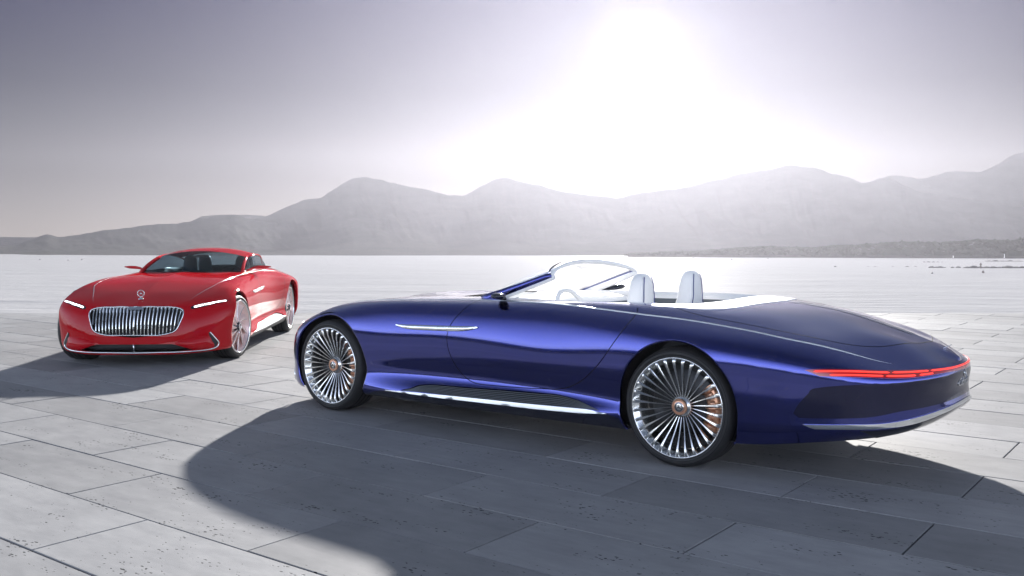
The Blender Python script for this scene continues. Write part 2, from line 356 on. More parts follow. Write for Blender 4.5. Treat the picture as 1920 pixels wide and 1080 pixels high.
def sea_material():
    m, N, L, b = node_mat('sea_water')
    b.inputs['Base Color'].default_value = (.38,.38,.39,1); b.inputs['Roughness'].default_value = .5; b.inputs['Specular IOR Level'].default_value = 0.
    geo = N.new('ShaderNodeNewGeometry'); mp = N.new('ShaderNodeMapping'); mp.inputs['Scale'].default_value = (.35,1,1); L.new(geo.outputs['Position'], mp.inputs['Vector'])
    h = math_n(N, L, 'ADD', math_n(N, L, 'MULTIPLY', noise(N, L, mp.outputs[0], .35, 6, .62), 1.0), math_n(N, L, 'MULTIPLY', noise(N, L, mp.outputs[0], .06, 3, .5), 2.2))
    bp = N.new('ShaderNodeBump'); bp.inputs['Strength'].default_value = 1.0; bp.inputs['Distance'].default_value = .5
    L.new(h, bp.inputs['Height']); L.new(bp.outputs[0], b.inputs['Normal'])
    gl = N.new('ShaderNodeBsdfGlossy'); gl.inputs['Roughness'].default_value = .42; L.new(bp.outputs[0], gl.inputs['Normal'])
    mx = N.new('ShaderNodeMixShader'); mx.inputs[0].default_value = .012; L.new(b.outputs[0], mx.inputs[1]); L.new(gl.outputs[0], mx.inputs[2]); L.new(mx.outputs[0], N['Material Output'].inputs['Surface'])
    return m
V, F = [(-9000,EDGE_Y-4,SEA_Z),(9000,EDGE_Y-4,SEA_Z),(9000,9000,SEA_Z),(-9000,9000,SEA_Z)], [(0,1,2,3)]
tag(add('sea', V, F, sea_material(), smooth=False), kind='structure')

def slope_material():
    m, N, L, b = node_mat('wooded_slope'); geo = N.new('ShaderNodeNewGeometry')
    mp = N.new('ShaderNodeMapping'); mp.inputs['Scale'].default_value = (1,1,2.5); L.new(geo.outputs['Position'], mp.inputs['Vector'])
    cr = N.new('ShaderNodeValToRGB'); e = cr.color_ramp.elements; e[0].position = .3; e[0].color = (.055,.06,.058,1); e[1].position = .7; e[1].color = (.085,.085,.084,1)
    L.new(noise(N, L, mp.outputs[0], .045, 8, .68), cr.inputs[0]); L.new(cr.outputs[0], b.inputs['Base Color'])
    b.inputs['Roughness'].default_value = .95; b.inputs['Specular IOR Level'].default_value = 0
    bp = N.new('ShaderNodeBump'); bp.inputs['Strength'].default_value = .35; bp.inputs['Distance'].default_value = 4; L.new(noise(N, L, mp.outputs[0], .05, 8, .7), bp.inputs['Height']); L.new(bp.outputs[0], b.inputs['Normal'])
    return m
M['mount'] = slope_material()
def fbm(x, y, o=5, seed=0):
    r = 0; a = 1
    for k in range(o):
        r = r+a*(np.sin(x*1.7*2**k+seed*3.1+1.3*np.sin(y*1.1*2**k+k))*np.sin(y*1.3*2**k+seed+1.7*np.sin(x*.9*2**k+2*k))); a *= .5
    return r
def mountain(D, d0, seed, rough, prof):
    prof = np.array(prof, float); xs = np.arange(prof[0,0], prof[-1,0]+1, D/620)
    zs = np.interp(xs, prof[:,0], prof[:,1]); ker = np.array([1,2,3,2,1])/9; zs = np.convolve(np.pad(zs,2,'edge'), ker, 'valid')
    q = xs/D*1780; zs = zs+rough*(1.2*fbm(q*.021, q*.013, 6, seed)+.7*np.abs(fbm(q*.06, q*.05, 5, seed+9)))          # broken ridge
    rows = 44; G = np.zeros((rows+8, len(xs), 3))
    for i in range(rows+8):
        f = i/(rows-1)
        if f <= 1:                                                     # slope facing the bay
            d = d0+(D-d0)*f
            rel = (.25*f+.75*f**2.4)*(1+np.sin(np.pi*f)*(.16*fbm(q*.012+f*1.3, f*5+q*.004, 4, seed+5)-.10*np.abs(fbm(q*.035+f*2, f*3+q*.01, 5, seed+7))))
            z = (SEA_Z-.5)+(zs-SEA_Z+.5)*np.minimum(rel, 1.)
        else:                                                          # back of the ridge
            d = D+(f-1)*D*.9; z = zs*(1-(f-1)*2.9)+SEA_Z*(f-1)*2.9
        G[i,:,0] = xs*d/D; G[i,:,1] = d; G[i,:,2] = z
    V, F = gridmesh(G); tag(add('mountain', V, F, M['mount']), kind='structure')
for m_ in MOUNTAINS: mountain(*m_)

# wooded spit on the right with its beach
M['beach'] = mat('shingle', (.07,.068,.06), .9, spec=0., nscale=.5)
def spit():
    xs = np.linspace(50, 356, 140); d = 416-24*np.clip((xs-50)/161,0,1.6); G = np.zeros((5,len(xs),3))
    for i, (k, z) in enumerate(((0,-.4),(3,.25),(12,.9),(60,1.4),(120,-1.))):
        G[i,:,0] = xs*(d+k)/410; G[i,:,1] = d+k; G[i,:,2] = SEA_Z+z
    V, F = gridmesh(G); tag(add('shore', V, F, M['beach']), kind='structure')
    # the wood reads as one mass: a few hundred leafy clumps
    m, N, L, b = node_mat('far_foliage'); geo = N.new('ShaderNodeNewGeometry')
    cr = N.new('ShaderNodeValToRGB'); cr.color_ramp.elements[0].color = (.018,.026,.018,1); cr.color_ramp.elements[1].color = (.045,.055,.035,1)
    L.new(noise(N, L, geo.outputs['Position'], .35, 4), cr.inputs[0]); L.new(cr.outputs[0], b.inputs['Base Color']); b.inputs['Roughness'].default_value = .9; b.inputs['Specular IOR Level'].default_value = 0
    top = np.array(WOOD_TOP)
    parts = []
    ico_v = np.array([(0,0,1)]+[(.894*math.cos(a), .894*math.sin(a), .447) for a in np.arange(5)*2*math.pi/5]+[(.894*math.cos(a+.628), .894*math.sin(a+.628), -.447) for a in np.arange(5)*2*math.pi/5]+[(0,0,-1)])
    ico_f = [(0,1+i,1+(i+1)%5) for i in range(5)]+[(1+i,6+i,1+(i+1)%5) for i in range(5)]+[(1+(i+1)%5,6+i,6+(i+1)%5) for i in range(5)]+[(11,6+(i+1)%5,6+i) for i in range(5)]
    xs2 = np.linspace(51, 350, 300); d2 = 416-24*np.clip((xs2-50)/161,0,1.6)+14; zt2 = CAM_H+(np.interp(xs2, top[:,0], top[:,1])-CAM_H)*d2/410; H_ = np.maximum(.5, zt2-SEA_Z)*(.62+.1*fbm(xs2*.5, xs2*.2, 4, 3))
    parts.append(gridmesh(np.stack([np.c_[xs2*d2/410, d2-3, np.full(300, SEA_Z+.1)], np.c_[xs2*d2/410, d2, SEA_Z+H_*.7], np.c_[xs2*d2/410, d2+6, SEA_Z+H_], np.c_[xs2*d2/410, d2+30, np.full(300, SEA_Z+.1)]])))
    for k in range(2600):
        x = random.uniform(51, 350); dd = 416-24*min(1.6,max(0,(x-50)/161))+random.uniform(8,45)
        zt = CAM_H+(np.interp(x, top[:,0], top[:,1])-CAM_H)*dd/410; zb = SEA_Z+.2
        z = zb+(zt-zb)*(1-random.random()**1.25); r = min(random.uniform(.5,1.3), max(.4,(zt-zb)*.4)); z = min(z, zt-r*.8)
        s = np.array([r*random.uniform(1,1.6), r, r*random.uniform(.6,.9)])
        parts.append((ico_v*s*(1+.25*RNG.standard_normal((12,1)))+np.array([x*dd/410, dd, z]), ico_f))
    V, F = merge(parts); tag(add('wood', V, F, m, smooth=False), 'dark leafy wood growing along the far spit of land', kind='stuff')
spit()

# rocks in the water
M['rock'] = mat('wet_rock', (.075,.072,.070), .7, nscale=2, bump=.5, bdist=.1)
def rock(x, y, w, h, label, group):
    n = 9; V = []; F = []
    for i in range(7):
        ph = math.pi*i/12
        for j in range(n):
            a = 2*math.pi*j/n; k = 1+random.uniform(-.22,.22)
            V.append((w/2*math.cos(a)*math.cos(ph)*k, w/3*math.sin(a)*math.cos(ph)*k, h*math.sin(ph)*(1+random.uniform(-.15,.15))-.08))
    for i in range(6):
        for j in range(n): F.append((i*n+j, i*n+(j+1)%n, (i+1)*n+(j+1)%n, (i+1)*n+j))
    F.append(tuple(range(6*n,7*n)))
    o = add('rock', V, F, M['rock'], smooth=False, loc=(x, y, SEA_Z)); tag(o, label, 'rock', group)
for q in ROCKS_LOOSE: rock(*q, 'dark rock in the loose part of the breakwater, open water between the stones', 'rocks of the breakwater')
for q in ROCKS_DENSE: rock(*q, 'dark rock in the unbroken part of the breakwater near the standing person', 'rocks of the breakwater')
for q in ROCKS_LONE: rock(*q, 'small lone rock just breaking the water surface', 'rocks strung out in the water')
for q in ROCKS_REEF: rock(*q, 'tiny rock of the broken reef between breakwater and wood', 'rocks of the outer reef')
for q in ROCKS_FLAT: rock(*q, 'low flat rock of the outer reef under the wood', 'rocks of the outer reef')

# land behind the camera: a low wooded shore that the paintwork mirrors
M['dark_wood'] = mat('dark_foliage', (.035,.042,.03), .9, spec=.1, nscale=1)
M['land'] = mat('dry_grass', (.16,.15,.11), .95, nscale=.3)
tag(add('ground', [(-700,-700,-.4),(700,-700,-.4),(700,-39.9,-.03),(-700,-39.9,-.03), (-700,EDGE_Y-4.5,-.03),(-60.05,EDGE_Y-4.5,-.03),(-60.05,-39.9,-.03), (60.05,-39.9,-.03),(60.05,EDGE_Y-4.5,-.03),(700,EDGE_Y-4.5,-.03)], [(0,1,2,3),(3,6,5,4),(7,2,9,8)], M['land'], smooth=False), kind='structure')
def back_wood():
    an = np.radians(np.linspace(168, 372, 260)); xs = np.arange(260)*2.6; G = np.zeros((5,len(xs),3))
    h = 8.0+3.2*fbm(xs*.05, xs*.02, 5, 4)
    for i, (k, z) in enumerate(((0,-.05),(1,.55),(6,1.),(16,.8),(24,-.05))):
        R_ = 118+k+6*np.sin(xs*.02); G[i,:,0] = R_*np.cos(an); G[i,:,1] = R_*np.sin(an)-12; G[i,:,2] = -.2+h*z+(.3*RNG.standard_normal(len(xs)) if i else 0)
    V, F = gridmesh(G); tag(add('wood', V, F, M['dark_wood'], smooth=False), 'low dark belt of trees on the land side of the terrace', kind='stuff')
back_wood()

def small_person(xy, hgt, label, pose):
    J = pose; names = list(J)
    me = bpy.data.meshes.new('person'); idx = {k: i for i, k in enumerate(names)}
    V = [np.array(J[k][0])*hgt/1.72 for k in names]; E = [(idx[k], idx[J[k][2]]) for k in names if J[k][2]]
    me.from_pydata([tuple(v) for v in V], E, [])
    o = bpy.data.objects.new('person', me); COL.objects.link(o); o.location = (*xy, SEA_Z)
    md = o.modifiers.new('skin', 'SKIN'); me.skin_vertices
    for k in names:
        sv = me.skin_vertices[0].data[idx[k]]; r = J[k][1]*hgt/1.72; sv.radius = (r, r)
    me.skin_vertices[0].data[idx['pelvis']].use_root = True
    s = o.modifiers.new('sub', 'SUBSURF'); s.levels = 1; s.render_levels = 1
    me.materials.append(mat('bather', (.10,.075,.065), .7))
    return tag(o, label, 'person')
STAND = {'pelvis':((0,0,.95),.15,None),'chest':((0,0,1.28),.17,'pelvis'),'neck':((0,0,1.47),.06,'chest'),'head':((0,0,1.62),.10,'neck'),'crown':((0,0,1.72),.06,'head'),
 'hl':((.09,0,.88),.10,'pelvis'),'kl':((.11,.02,.48),.065,'hl'),'al':((.12,0,.06),.045,'kl'),'hr':((-.09,0,.88),.10,'pelvis'),'kr':((-.10,.02,.48),.065,'hr'),'ar':((-.11,0,.06),.045,'kr'),
 'sl':((.20,0,1.40),.07,'chest'),'el':((.34,.03,1.16),.05,'sl'),'wl':((.20,-.10,1.02),.035,'el'),'sr':((-.20,0,1.40),.07,'chest'),'er':((-.34,.03,1.16),.05,'sr'),'wr':((-.20,-.10,1.02),.035,'er')}
small_person(PERSON_STAND, 1.72, 'person standing with hands on hips at the end of the dark breakwater rocks', STAND)
WADE = {k: ((p[0], p[1], p[2]-.98), r, q) for k, (p, r, q) in STAND.items()}
small_person(PERSON_WADE, 1.72, 'person wading waist deep in front of the breakwater', WADE)
M['buoy'] = mat('dark_buoy', (.04,.04,.045), .5); M['white'] = mat('white_paint', (.8,.8,.8), .5)
def buoy(xy, label):
    V, F = lathe([(0.001,.55),(.03,.55),(.03,.3),(.22,.22),(.26,.05),(.2,-.12),(.001,-.2)], 12); V = [(x, z, y) for x, y, z in V]
    tag(add('buoy', V, F, M['buoy'], loc=(*xy, SEA_Z)), label, 'buoy', 'buoys on the bay')
buoy(NEAR_BUOY, 'small dark buoy afloat by the breakwater')
for q in BUOYS: buoy(q, 'tiny dark buoy far out on the bay')
def beacon(x, y, z, h):
    V, F = merge([lathe([(.001,1.),(.10,1.),(.14,.1),(.3,0),(.001,0)], 10), lathe([(.001,1.35),(.16,1.2),(.16,1.0),(.001,.98)], 10)])
    V = np.array([(a, c, b*h/1.35) for a, b, c in V])
    tag(add('beacon', V, F, M['white'], loc=(x, y, z)), 'small white beacon on the shore in front of the wood', 'beacon', 'white beacons on the shore')
for q in BEACONS: beacon(*q)

# ---- car body surface: longitudinal curves k0..k10 through 18 stations, nose -> tail (metres, rear axle = 0, left side)
BODY=[
# k0 bottom edge
[(3.84,0,.135),(3.83,.345,.135),(3.75,.603,.14),(3.60,.794,.15),(3.46,.885,.155),(3.08,.909,.16),(2.6,.89,.165),(2.1,.89,.165),(1.5,.89,.17),(.9,.895,.175),(.4,.904,.185),(0,.909,.19),(-.45,.904,.20),(-.8,.842,.245),(-1.08,.67,.278),(-1.235,.402,.306),(-1.30,.191,.335),(-1.32,0,.35)],
# k1 ledge
[(3.875,0,.20),(3.855,.354,.20),(3.775,.622,.205),(3.62,.823,.21),(3.47,.914,.215),(3.08,.943,.22),(2.6,.943,.225),(2.1,.947,.235),(1.5,.947,.25),(.9,.947,.262),(.4,.947,.275),(0,.957,.285),(-.45,.947,.295),(-.82,.88,.315),(-1.13,.727,.33),(-1.29,.45,.355),(-1.365,.211,.388),(-1.385,0,.405)],
# k2 flare
[(3.875,0,.255),(3.855,.345,.26),(3.775,.612,.275),(3.625,.823,.30),(3.475,.924,.32),(3.08,.952,.33),(2.6,.919,.335),(2.1,.894,.34),(1.5,.890,.345),(.9,.896,.35),(.4,.927,.355),(0,.967,.36),(-.45,.957,.365),(-.83,.885,.375),(-1.135,.732,.39),(-1.30,.459,.405),(-1.378,.211,.43),(-1.398,0,.445)],
# k3 lower
[(3.875,0,.31),(3.855,.325,.325),(3.775,.603,.36),(3.63,.823,.40),(3.48,.933,.43),(3.08,.96,.44),(2.6,.924,.44),(2.1,.895,.445),(1.5,.887,.45),(.9,.9,.455),(.4,.938,.46),(0,.976,.46),(-.45,.965,.46),(-.83,.888,.465),(-1.13,.732,.47),(-1.295,.459,.475),(-1.367,.211,.485),(-1.383,0,.49)],
# k4 widest
[(3.87,0,.365),(3.85,.297,.39),(3.77,.584,.455),(3.62,.813,.53),(3.475,.938,.56),(3.08,.965,.585),(2.6,.94,.585),(2.1,.914,.585),(1.5,.904,.58),(.9,.916,.575),(.4,.952,.575),(0,.986,.575),(-.45,.968,.57),(-.83,.89,.56),(-1.125,.737,.555),(-1.30,.464,.555),(-1.372,.211,.555),(-1.385,0,.555)],
# k5 upper
[(3.865,0,.415),(3.845,.268,.45),(3.75,.555,.55),(3.575,.78,.645),(3.43,.895,.68),(3.08,.938,.735),(2.6,.921,.745),(2.1,.9,.745),(1.5,.89,.74),(.9,.9,.725),(.4,.943,.728),(0,.976,.725),(-.45,.962,.70),(-.83,.882,.658),(-1.12,.732,.615),(-1.30,.464,.605),(-1.375,.211,.605),(-1.39,0,.605)],
# k6 shoulder
[(3.86,0,.455),(3.84,.239,.495),(3.735,.507,.605),(3.52,.689,.715),(3.35,.785,.765),(3.08,.837,.825),(2.6,.847,.865),(2.1,.837,.875),(1.5,.837,.87),(.9,.852,.855),(.4,.896,.838),(0,.926,.815),(-.45,.906,.778),(-.82,.832,.716),(-1.11,.689,.65),(-1.285,.44,.635),(-1.367,.201,.633),(-1.384,0,.633)],
# k7 crest (belt line)
[(3.856,0,.495),(3.835,.201,.53),(3.72,.431,.64),(3.52,.536,.735),(3.34,.617,.79),(3.08,.684,.853),(2.6,.723,.897),(2.1,.732,.915),(1.5,.756,.925),(.9,.78,.917),(.4,.804,.905),(0,.809,.878),(-.45,.785,.833),(-.8,.713,.775),(-1.07,.593,.70),(-1.26,.402,.667),(-1.350,.191,.657),(-1.368,0,.655)],
# k8
[(3.852,0,.53),(3.82,.134,.60),(3.70,.297,.66),(3.47,.373,.755),(3.28,.44,.81),(3.03,.488,.863),(2.58,.526,.908),(2.1,.574,.927),(1.5,.651,.945),(.9,.689,.947),(.4,.689,.952),(0,.651,.935),(-.45,.574,.895),(-.77,.498,.835),(-1.02,.402,.785),(-1.205,.278,.732),(-1.325,.134,.678),(-1.364,0,.662)],
# k9
[(3.846,0,.565),(3.805,.067,.626),(3.685,.148,.678),(3.43,.191,.772),(3.23,.22,.825),(3.0,.249,.873),(2.56,.268,.915),(2.1,.297,.934),(1.5,.345,.952),(.9,.364,.962),(.4,.364,.972),(0,.345,.972),(-.42,.297,.94),(-.72,.258,.893),(-.97,.211,.829),(-1.16,.144,.768),(-1.298,.067,.714),(-1.362,0,.674)],
# k10 centre line
[(3.838,0,.60),(3.79,0,.642),(3.65,0,.708),(3.41,0,.787),(3.21,0,.842),(2.98,0,.891),(2.55,0,.934),(2.1,0,.951),(1.5,0,.957),(.9,0,.967),(.4,0,.98),(0,0,.985),(-.40,0,.96),(-.70,0,.915),(-.95,0,.848),(-1.145,0,.786),(-1.285,0,.726),(-1.359,0,.682)],
]
def spl(xs, Y):
    """C2 cubic spline through Y at xs (not-a-knot-ish natural ends); returns evaluator"""
    n=len(xs); h=np.diff(xs); A=np.zeros((n,n)); R=np.zeros((n,Y.shape[1]))
    A[0,0]=1; A[-1,-1]=1
    A[0,1]=-.5; A[-1,-2]=-.5      # soft ends: half the neighbour's curvature
    for i in range(1,n-1):
        A[i,i-1]=h[i-1]; A[i,i]=2*(h[i-1]+h[i]); A[i,i+1]=h[i]
        R[i]=6*((Y[i+1]-Y[i])/h[i]-(Y[i]-Y[i-1])/h[i-1])
    M=np.linalg.solve(A,R)
    def ev(x):
        i=np.clip(np.searchsorted(xs,x)-1,0,n-2); a=(xs[i+1]-x)[:,None]; b=(x-xs[i])[:,None]; H=h[i][:,None]
        return M[i]*a**3/(6*H)+M[i+1]*b**3/(6*H)+(Y[i]/H-M[i]*H/6)*a+(Y[i+1]/H-M[i+1]*H/6)*b
    return ev
class Surf:
    """S(s,t): s = 0..SL along the car (mean chord length of the curves), t = 0..TL from the sill to the centre line"""
    def __init__(self,B):
        P=np.array(B,float); self.P=P
        K,N,_=P.shape
        mir=lambda Q: Q*np.array([1,-1,1])
        d=np.linalg.norm(np.diff(P[:9],axis=1),axis=2).mean(0); self.s=np.r_[0,np.cumsum(np.maximum(d,.05))]
        w=np.linalg.norm(np.diff(P[:,3:16],axis=0),axis=2).mean(1); self.t=np.r_[0,np.cumsum(np.maximum(w,.05))]
        # mirror two stations past the ends so that the nose and tail are smooth across y=0
        ext=lambda Q: np.concatenate([mir(Q[2:0:-1]),Q,mir(Q[-2:-4:-1])],0)
        s=self.s; self.se=np.r_[-s[2],-s[1],s,2*s[-1]-s[-2],2*s[-1]-s[-3]]
        self.crv=[spl(self.se,ext(P[k])) for k in range(K)]
        self.SL=s[-1]; self.TL=self.t[-1]; self.crest=self.t[7]
    def grid(self,S,T):
        """evaluate on arrays S,T of equal shape"""
        S=np.asarray(S,float).ravel(); T=np.asarray(T,float).ravel()
        return self.pts(S,T)
    def pts(self,S,T):
        C=np.stack([c(S) for c in self.crv],0)         # K,n,3
        K=len(self.t); t=self.t; n=len(S); h=np.diff(t)
        # t splines, solved for all columns together; spine at the centre line, soft ends
        if not hasattr(self,'Ainv'):
            A=np.zeros((K,K)); A[0,0]=1; A[0,1]=-.5; A[-1,-1]=1; A[-1,-2]=-.5
            for i in range(1,K-1): A[i,i-1]=h[i-1];A[i,i]=2*(h[i-1]+h[i]);A[i,i+1]=h[i]
            self.Ainv=np.linalg.inv(A)
        R=np.zeros_like(C)
        R[1:-1]=6*((C[2:]-C[1:-1])/h[1:,None,None]-(C[1:-1]-C[:-2])/h[:-1,None,None])
        M=np.einsum('ij,jnc->inc',self.Ainv,R)
        i=np.clip(np.searchsorted(t,T)-1,0,K-2); ar=np.arange(n)
        a=(t[i+1]-T)[:,None]; b=(T-t[i])[:,None]; H=h[i][:,None]
        return M[i,ar]*a**3/(6*H)+M[i+1,ar]*b**3/(6*H)+(C[i,ar]/H-M[i,ar]*H/6)*a+(C[i+1,ar]/H-M[i+1,ar]*H/6)*b
    def nrm(self,S,T):
        S=np.asarray(S,float);T=np.asarray(T,float);e=4e-3
        # step away from the singular corners
        Sc=np.clip(S,.02,self.SL-.02); Tc=np.clip(T,e,self.TL-e)
        ds=self.pts(Sc+e,Tc)-self.pts(Sc-e,Tc); dt=self.pts(Sc,Tc+e)-self.pts(Sc,Tc-e)
        N=np.cross(ds,dt); N/=np.linalg.norm(N,axis=1)[:,None]+1e-12
        end=(S<.02)|(S>self.SL-.02)
        f=np.where(S<.02,S/.02,np.where(S>self.SL-.02,(self.SL-S)/.02,1.))
        N[:,1]*=np.clip(f,0,1); N/=np.linalg.norm(N,axis=1)[:,None]+1e-12
        return N

# feature lines measured on the body surface: (s, t) in metres along and around the shell
FEATURES = {
 'door': [(2.76, 0.818), (2.735, 0.642), (2.64, 0.566), (2.59, 0.516), (2.587, 0.461), (2.604, 0.39), (2.654, 0.311), (2.71, 0.235), (2.795, 0.185), (2.968, 0.185), (3.172, 0.188), (3.427, 0.199), (3.607, 0.211), (3.737, 0.258), (3.839, 0.331), (3.974, 0.469), (4.101, 0.622), (4.111, 0.757), (4.079, 0.856)],
 'fin': [(2.103, 0.513), (2.195, 0.516), (2.597, 0.525), (2.876, 0.534), (2.774, 0.51), (2.601, 0.499), (2.283, 0.493), (2.167, 0.499)],
 'vent': [(2.177, 0.1), (2.266, 0.12), (2.35, 0.144), (2.506, 0.155), (2.749, 0.158), (3.091, 0.167), (3.416, 0.173), (3.571, 0.176), (3.734, 0.158), (3.846, 0.129), (3.921, 0.106), (3.85, 0.109), (3.554, 0.106), (3.292, 0.1), (2.901, 0.097), (2.414, 0.103)],
 'sillchrome': [(2.019, 0.091), (2.414, 0.103), (2.901, 0.097), (3.292, 0.1), (3.55, 0.109), (3.85, 0.109), (3.97, 0.085), (3.758, 0.076), (3.349, 0.062), (2.784, 0.067), (2.29, 0.085)],
 'lamp_top': [(5.219, 0.507), (5.371, 0.56), (5.544, 0.631), (5.745, 0.675), (5.996, 0.689), (6.317, 0.701), (6.348, 0.678)],
 'lamp_bot': [(5.297, 0.478), (5.375, 0.49), (5.593, 0.537), (5.791, 0.549), (6.006, 0.578), (6.225, 0.631), (6.348, 0.637)],
 'boot': [(4.312, 0.93), (4.386, 0.848), (4.549, 0.836), (4.799, 0.824), (5.046, 0.807), (5.244, 0.815), (5.339, 0.813), (5.438, 0.83), (5.593, 0.868), (5.773, 0.93), (5.921, 1.118), (6.003, 1.437), (6.02, 1.464)],
 'belt': [(2.76, 0.792), (3.049, 0.821), (3.416, 0.836), (3.779, 0.786), (4.111, 0.763), (4.453, 0.771), (4.831, 0.763), (5.071, 0.748), (5.276, 0.754), (5.449, 0.76), (5.692, 0.751)],
 'tonneau': [(4.15, 0.915), (4.319, 0.93), (4.496, 0.953), (4.633, 1.041), (4.715, 1.244), (4.799, 1.464)],
 'inset': [(5.166, 0.22), (5.191, 0.27), (5.244, 0.352), (5.262, 0.384), (5.375, 0.417), (5.523, 0.446), (5.699, 0.475), (5.907, 0.505), (6.169, 0.534), (6.31, 0.229), (5.985, 0.232), (5.731, 0.229), (5.537, 0.202), (5.269, 0.194), (5.195, 0.194)],
 'rchrome_top': [(5.216, 0.15), (5.269, 0.15), (5.456, 0.155), (5.625, 0.155), (5.844, 0.17), (6.052, 0.182), (6.288, 0.182)],
 'rchrome_bot': [(5.272, 0.114), (5.456, 0.117), (5.629, 0.117), (5.847, 0.12), (6.059, 0.135), (6.288, 0.138)],
 'farch': [(1.172, 0.384), (1.207, 0.472), (1.242, 0.528), (1.327, 0.543), (1.429, 0.531), (1.532, 0.499), (1.63, 0.449), (1.719, 0.361), (1.764, 0.229), (1.831, 0.106), (1.828, 0.0)],
 'rarch': [(4.139, 0.0), (4.101, 0.062), (4.072, 0.249), (4.15, 0.408), (4.238, 0.487), (4.316, 0.531), (4.408, 0.566), (4.513, 0.572), (4.609, 0.554), (4.715, 0.496), (4.789, 0.408), (4.849, 0.285), (4.866, 0.12), (4.856, 0.006)],
 'grille': [(0.219, 1.464), (0.445, 0.942), (0.543, 0.754), (0.547, 0.689), (0.536, 0.613), (0.462, 0.463), (0.413, 0.375), (0.349, 0.331), (0.226, 0.314), (0.0, 0.293)],
 'headlamp': [(0.614, 0.619), (0.649, 0.637), (0.794, 0.581), (1.009, 0.54), (0.978, 0.525), (0.773, 0.543), (0.635, 0.584)],
 'lip': [(0.738, 0.249), (0.79, 0.179), (0.836, 0.114), (0.805, 0.062), (0.681, 0.032), (0.332, 0.029), (0.0, 0.023)],
 'intake': [(0.0, 0.164), (0.325, 0.155), (0.54, 0.05), (0.332, 0.038), (0.0, 0.029)],
 'canard': [(0.353, 0.164), (0.512, 0.217), (0.713, 0.208), (0.755, 0.141), (0.78, 0.094), (0.738, 0.067), (0.536, 0.059)],
 'hoodline': [(2.675, 0.81), (2.04, 0.774), (1.606, 0.766), (1.232, 0.766), (1.034, 0.769), (0.833, 0.751), (0.685, 0.751)],
 'slit': [(0.723, 0.238), (0.748, 0.238), (0.79, 0.17), (0.822, 0.117), (0.79, 0.07), (0.766, 0.094), (0.752, 0.141)],
}
BLUE_POSE = (1.5483, 6.3668, 2.48296); RED_POSE = (-4.1966, 13.9051, -1.52475)

# ------------------------------------------------------------------ cars
SURF = Surf(BODY)
_A, _B = np.meshgrid(np.linspace(0,SURF.SL,420), np.linspace(0,SURF.TL,140), indexing='ij'); _A = _A.ravel(); _B = _B.ravel(); _P = SURF.pts(_A,_B)
def st_of(target, axes, lo=-1, hi=9, slo=-1, shi=99):
    """surface parameters of the point whose coordinates `axes` equal target"""
    ok = (_B >= lo) & (_B <= hi) & (_A >= slo) & (_A <= shi); out = []
    for q in target:
        d = ((_P[:,axes]-np.array(q))**2).sum(1)+1e3*(~ok); i = int(np.argmin(d)); s, t = _A[i], _B[i]
        for _ in range(4):
            e = 1e-3; p = SURF.pts(np.array([s,s+e,s]), np.array([t,t,t+e]))[:,axes]
            J = np.stack([(p[1]-p[0])/e, (p[2]-p[0])/e], 1); r = np.array(q)-p[0]
            dx = np.linalg.lstsq(J, r, rcond=1e-3)[0]; dx = np.clip(dx, -.03, .03)
            s = min(max(s+dx[0],0),SURF.SL); t = min(max(t+dx[1],0),SURF.TL)
        out.append((s,t))
    return np.array(out)
FE = {k: np.array(v, float) for k, v in FEATURES.items()}
SLn, TLn = SURF.SL, SURF.TL
CREST = SURF.crest
def relax(P, n=6, w=4):
    P = np.array(P, float); a, b = P[0].copy(), P[-1].copy(); k = np.ones(2*w+1)/(2*w+1)
    for _ in range(n):
        Q = np.stack([np.convolve(np.pad(P[:,i], w, 'reflect', reflect_type='odd'), k, 'valid') for i in range(2)], 1); P = Q; P[0], P[-1] = a, b
    return P
def arch_loop(xc, R, zc=.366):
    a = np.radians(np.linspace(-29, 209, 70)); q = [(xc+R*math.cos(t), zc+R*math.sin(t)) for t in a]
    q = [p for p in q if p[1] > .155]
    c = st_of(q, [0,2], 0, .80); ends = np.array([(c[-1,0],-.03),(c[0,0],-.03)])
    return c, np.concatenate([c, ends])
ARCH = [arch_loop(3.058, .405), arch_loop(-.008, .405)]
COCK = st_of([(1.96,0.001),(1.89,.28),(1.70,.50),(1.53,.62),(1.2,.65),(.8,.66),(.45,.655),(.2,.615),(.04,.50),(-.04,.30),(-.07,.001)], [0,1], CREST)
COCK[0,1] = COCK[-1,1] = TLn
COCKS = smoothline(COCK, .02)
def topline(pts, step=.02):
    return smoothline(st_of(pts, [0,1], CREST), step)
def loopify(*segs): return np.concatenate([np.asarray(s, float) for s in segs])
HOOD_EDGE = smoothline(FE['hoodline'], .02)
g0 = FE['grille'][0]
HOOD_ST = loopify(HOOD_EDGE, [(FE['grille'][3][0]+.05, FE['grille'][3][1]+.03), (.42, TLn-.02), (.42, TLn)], [(st_of([(2.06,.001)],[0,1],CREST)[0,0], TLn)], st_of([(1.98,.3),(1.86,.55)],[0,1],CREST))
door = FE['door'].copy()
DOOR_LINE = relax(smoothline(door, .02), 4, 3)
DOOR_ST = loopify(DOOR_LINE, st_of([(.40,.675),(.8,.685),(1.2,.672),(1.5,.635)], [0,1], CREST))
boot = FE['boot'][:12].copy()
BOOT_LINE = relax(smoothline(np.concatenate([boot, [(boot[-1][0]+.012, TLn)]]), .02), 6, 5)
BOOT_ST = loopify(BOOT_LINE, [(st_of([(-.07,.001)],[0,1],CREST)[0,0]+.04, TLn)], COCKS[::-1][2:24]+np.array([.03,0]))
GRILLE_ST = smoothline(np.concatenate([[(.288, TLn)], st_of([(.10,.6405),(.20,.6395),(.30,.637),(.38,.633)],[1,2],CREST-.15,9,-1,.75), FE['grille'][3:-1]]), .02)
GRILLE_ST = loopify(GRILLE_ST, [(0, FE['grille'][-1][1]), (0, TLn)])
